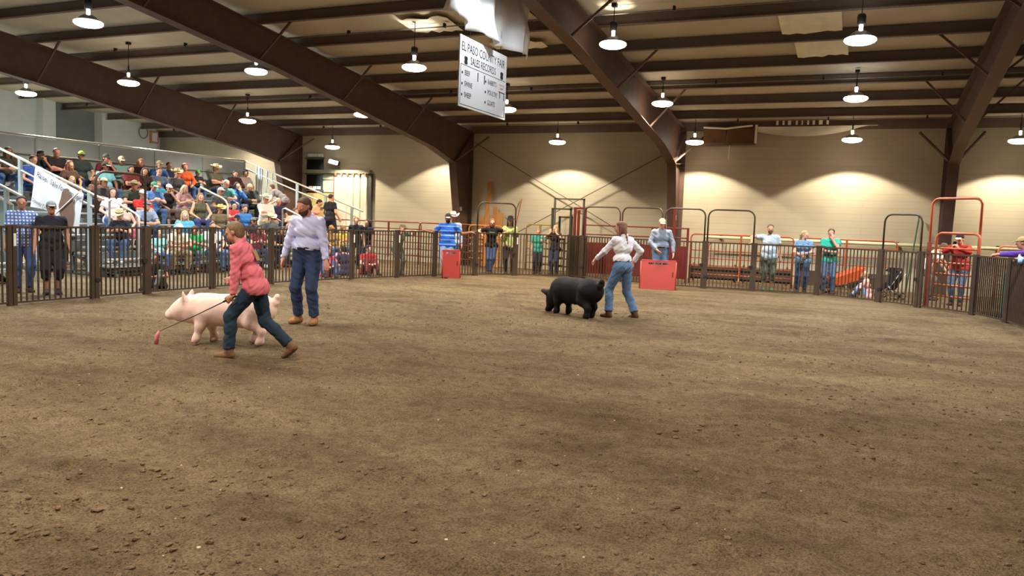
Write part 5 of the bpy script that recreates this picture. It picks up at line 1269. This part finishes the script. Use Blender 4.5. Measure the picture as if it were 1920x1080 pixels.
stand('man in black shirt, black shorts and grey cap standing below the banner', -13.35, 9.72, -30, 1.68, ('tee', (36, 36, 42)), ('knee', (40, 40, 48)), 't', ('short', DKB), ('cap', (130, 134, 140)), pose=dict(hl=(.1, .3, .85), hr=(.1, -.3, .85)), girth=1.12, shoes=(60, 60, 64))
stand('man in blue striped polo leaning back on the fence with spread arms', -10.42, 19.28, -62, 1.80, ('polo', (42, 92, 190), STRIPE), ('long', (136, 156, 190)), 'd', ('short', BLKH), ('cap', (52, 50, 54), (150, 150, 140)),
      pose=dict(pel=(-.10, 0, .92), lean=-9, head=(0, 12), fl=(.18, -.02, .085), fr=(.10, -.06, .085), hl=(-.10, .62, 1.24), hr=(-.12, -.64, 1.25), el=(-.6, 0, -1), er=(-.6, 0, -1), pl=(0, 0, -1), pr=(0, 0, -1), dl=(-.1, 1, -.1), dr=(-.1, -1, -.1)), girth=1.15, beard=(40, 32, 30), collar=True, h=.013)
stand('person in pale shirt and white cowboy hat hidden behind the blue polo man', -11.05, 20.75, -70, 1.80, ('long', (170, 180, 200)), ('long', JEAN), 'r', ('short', BRN), ('cowboy', (238, 230, 210)), pose=dict(head=(20, 0)))
stand('kid in camouflage leaning both arms over the fence left of the blue polo', -11.62, 18.72, -25, 1.52, ('tee', (84, 82, 62), CAMO), ('long', (84, 82, 62), CAMO), 'l', ('short', (150, 124, 84)), ('cap', (110, 104, 80)), pose=dict(pel=(-.12, 0, .9), lean=22, head=(20, 8), hl=(.42, .30, 1.44), hr=(.44, -.05, 1.44), el=(0, 1, -.3), er=(0, -1, -.3), pl=(0, 0, -1), pr=(0, 0, -1)))
GREENP = pm('green_shirt_print', (120, 200, 120), .8)
stand('red haired girl in black shirt with green print leaning over the arched gate', -10.22, 21.72, -62, 1.68, ('tee', (38, 38, 44)), ('long', (66, 86, 130)), 'l', ('long', (150, 84, 54)), None, pose=dict(lean=4, hl=(.24, .30, 1.26), hr=(.24, -.32, 1.26), el=(-.3, 1, 0), er=(-.3, -1, 0), pl=(0, 0, -1), pr=(0, 0, -1), fl=(.05, -.02, .085), fr=(0, -.08, .085)), female=True, extra=print_on_chest(None, .085, .03, .02, GREENP))
def sash(t, f):
    a = f.shr+f.Rc@np.array([.075, .06, .03]); m1 = f.chest+f.Rc@np.array([.155, .0, -.02]); m2 = f.waist+np.array([.14, .06, -.02]); b = f.pel+np.array([.10, .16, .0])
    P = []; 
    for p in (a, m1, m2, b): P += [p+np.array([0, -.03, .03]), p+np.array([0, .03, -.03]), p+np.array([.008, .03, -.03]), p+np.array([.008, -.03, .03])]
    F = [(4*i+j, 4*i+(j+1) % 4, 4*i+4+(j+1) % 4, 4*i+4+j) for i in range(3) for j in range(4)]
    MB().add(P, F).build('sash', cloth((236, 236, 232)), t)
stand('girl in black cowboy hat, lime shirt and white sash behind the arched gate', -9.80, 22.12, -66, 1.74, ('long', (190, 206, 130)), ('long', (52, 52, 60)), 'l', ('long', (96, 62, 46)), ('cowboy', (40, 36, 40)), pose=dict(hl=(.16, .12, .92), hr=(.18, -.10, .94), el=(-.4, 1, 0), er=(-.4, -1, 0), pl=(0, -1, 0), pr=(0, 1, 0)), female=True, extra=sash)
stand('kid in teal shirt and dark jeans behind the fence left of the green gate frame', -9.28, 23.15, -70, 1.42, ('tee', (64, 160, 144)), ('long', (52, 58, 74)), 'l', ('short', (170, 120, 70)), None, pose=dict(hl=(.30, .2, 1.3), hr=(.2, -.25, 1.0)))
stand('kid in black shirt with raised hands behind the fence by the green gate frame', -8.72, 23.22, -100, 1.55, ('tee', (40, 38, 44)), ('long', (58, 66, 90)), 'l', ('long', (200, 160, 110)), None, pose=dict(hl=(.18, .12, 1.5), hr=(.18, -.12, 1.48), el=(.2, 1, -.8), er=(.2, -1, -.8), pl=(-1, 0, 0), pr=(-1, 0, 0), dl=(0, 0, 1), dr=(0, 0, 1)), female=True)
stand('man in grey blue denim shirt and tan cap behind the large red board', -4.78, 20.62, -72, 1.84, ('long', (132, 144, 166)), ('long', (100, 122, 154)), 'r', ('short', GRY), ('cap', (186, 172, 140)), pose=dict(lean=5, head=(0, 10), hl=(.16, .30, .90), hr=(.22, -.12, .98), el=(-.6, 1, 0), er=(-.5, -1, 0)), girth=1.16, belt=(50, 40, 34), untuck=False, collar=True, h=.013)
stand('man in pale grey shirt and camouflage shorts resting an arm on the right fence', -2.22, 22.32, -80, 1.80, ('tee', (190, 202, 212)), ('knee', (130, 134, 122), CAMO), 'm', ('short', (96, 78, 66)), None, pose=dict(hl=(.1, .28, .9), hr=(.28, -.46, 1.24), er=(0, -1, .2), pr=(0, 0, -1), dr=(.3, -1, -.2)), girth=1.08, beard=(110, 90, 78), shoes=(90, 110, 90))
stand('woman with ponytail in blue floral shirt behind the right fence', -1.36, 22.42, -85, 1.66, ('tee', (112, 146, 180), FLOR), ('long', (60, 76, 104)), 'l', ('pony', (176, 148, 108)), None, pose=dict(head=(55, 0), hl=(.24, .04, 1.12), hr=(.24, -.04, 1.05), el=(-.2, 1, -.5), er=(-.2, -1, -.5), pl=(-1, 0, 0), pr=(-1, 0, 0)), female=True, girth=1.08)
stand('person in teal shirt with a hand at the mouth behind the right fence', -.70, 22.5, -88, 1.74, ('tee', (52, 168, 148)), ('long', (84, 108, 146)), 'r', ('short', BRN), None, pose=dict(hl=(.17, .04, 1.47), hr=(.22, .08, 1.14), el=(.2, .8, -1), er=(-.1, -1, -.4), pl=(-1, 0, 0), pr=(-1, 0, 0), dl=(-.1, 0, 1), dr=(.1, 1, 0)), belt=(60, 44, 36))
rp = dict(pel=(-.10, 0, .92), lean=16, head=(0, 6), hl=(.44, .07, 1.36), hr=(.44, -.05, 1.36), el=(-.1, 1, -.5), er=(-.1, -1, -.5), pl=(-.2, -1, 0), pr=(-.2, 1, 0), curl=55, dl=(.5, -.2, .7), dr=(.5, .2, .7))
r_loc = (2.2, 21.55, 0); r_rz = math.radians(-110)
stand('man in red shirt and dark cap filming with a phone over the bow gate', r_loc[0], r_loc[1], -110, 1.76, ('long', (172, 50, 46)), ('long', (70, 84, 110)), 'r', ('short', BLKH), ('cap', (40, 38, 42), (200, 190, 160)), pose=rp, girth=1.1)
_rf = Fig(rp); ph = local_to_world(r_loc, r_rz, 1.76/1.75, (np.asarray(_rf.wrl)+np.asarray(_rf.wrr))/2+np.array([.06, 0, .10]))
pt = thing('phone', 'black phone held up by the man in the red shirt', 'phone', ph, r_rz); MB().box(-.006, -.036, -.07, .006, .036, .07).build('case', pm('black_phone', (24, 24, 26), .3), pt); MB().box(-.008, -.032, -.062, -.006, .032, .062).build('screen', pm('dark_screen', (50, 54, 62), .1, 0, .05, 5, 0, 1, .6), pt)
stand('person in white shirt bending down left of the red shirted man', 1.75, 22.9, -20, 1.7, ('tee', (228, 226, 218)), ('long', (90, 92, 84)), 'm', ('short', BRN), None, pose=dict(pel=(-.2, 0, .86), lean=38, head=(0, 30), hl=(.5, .2, .65), hr=(.5, -.2, .65)))
stand('person in purple shirt and tan cap reaching an arm over the right fence', 3.12, 18.75, 172, 1.72, ('long', (84, 56, 150)), ('long', DJEAN), 't', ('short', DKB), ('cap', (176, 150, 104)), pose=dict(pel=(-.05, 0, .92), lean=14, hl=(.5, .22, 1.34), hr=(.52, -.26, 1.34), el=(0, 1, 0), er=(0, -1, 0), pl=(0, 0, -1), pr=(0, 0, -1)))
stand('person in pale blue shirt against the right edge of the picture', 3.12, 17.6, 165, 1.6, ('long', (140, 170, 224)), ('long', JEAN), 'm', ('short', BRN), None, pose=dict(lean=8, hl=(.34, .12, 1.42), hr=(.38, -.2, 1.38), el=(-.1, 1, -.3), er=(0, -1, 0), pl=(-1, 0, 0), pr=(0, 0, -1)))
# on the bleacher steps right of the judge
stand('man in black shirt and shorts standing with his back turned on the bleacher step', row_x(2)+.44, 22.35, 80, 1.80, ('tee', (40, 40, 46)), ('knee', (44, 44, 52)), 'm', ('buzz', (70, 58, 50)), None, z=row_z(2)-.41, pose=dict(hl=(.15, .28, .95), hr=(.15, -.28, .95)), girth=1.08)
stand('dark haired boy in peach shirt stepping down the bleachers behind the judge', row_x(2)+.44, 21.45, 20, 1.62, ('tee', (222, 160, 130)), ('long', BLACK), 'm', ('short', BLKH), None, z=row_z(2)-.41, pose=dict(lean=14, head=(0, 24)))
stand('boy in grey shirt bent over on the upper bleacher steps', row_x(5)+.44, 22.3, 195, 1.66, ('tee', (136, 132, 136)), ('long', (96, 60, 56)), 'l', ('short', BRN), None, z=row_z(5)-.41, pose=dict(pel=(-.18, 0, .84), lean=58, head=(0, -10), hl=(.45, .2, .7), hr=(.45, -.2, .7)))
# two kids on foot below the far stair
stand('kid with brown hair in black shirt standing below the far stair rail', -14.15, 20.3, -60, 1.58, ('tee', (36, 36, 42)), ('long', BLACK), 'm', ('short', (120, 76, 50)), None)
stand('black haired kid in black shirt at the foot of the far stair rail', -14.1, 20.85, -100, 1.52, ('tee', (34, 34, 40)), ('long', DJEAN), 't', ('bob', BLKH), None)
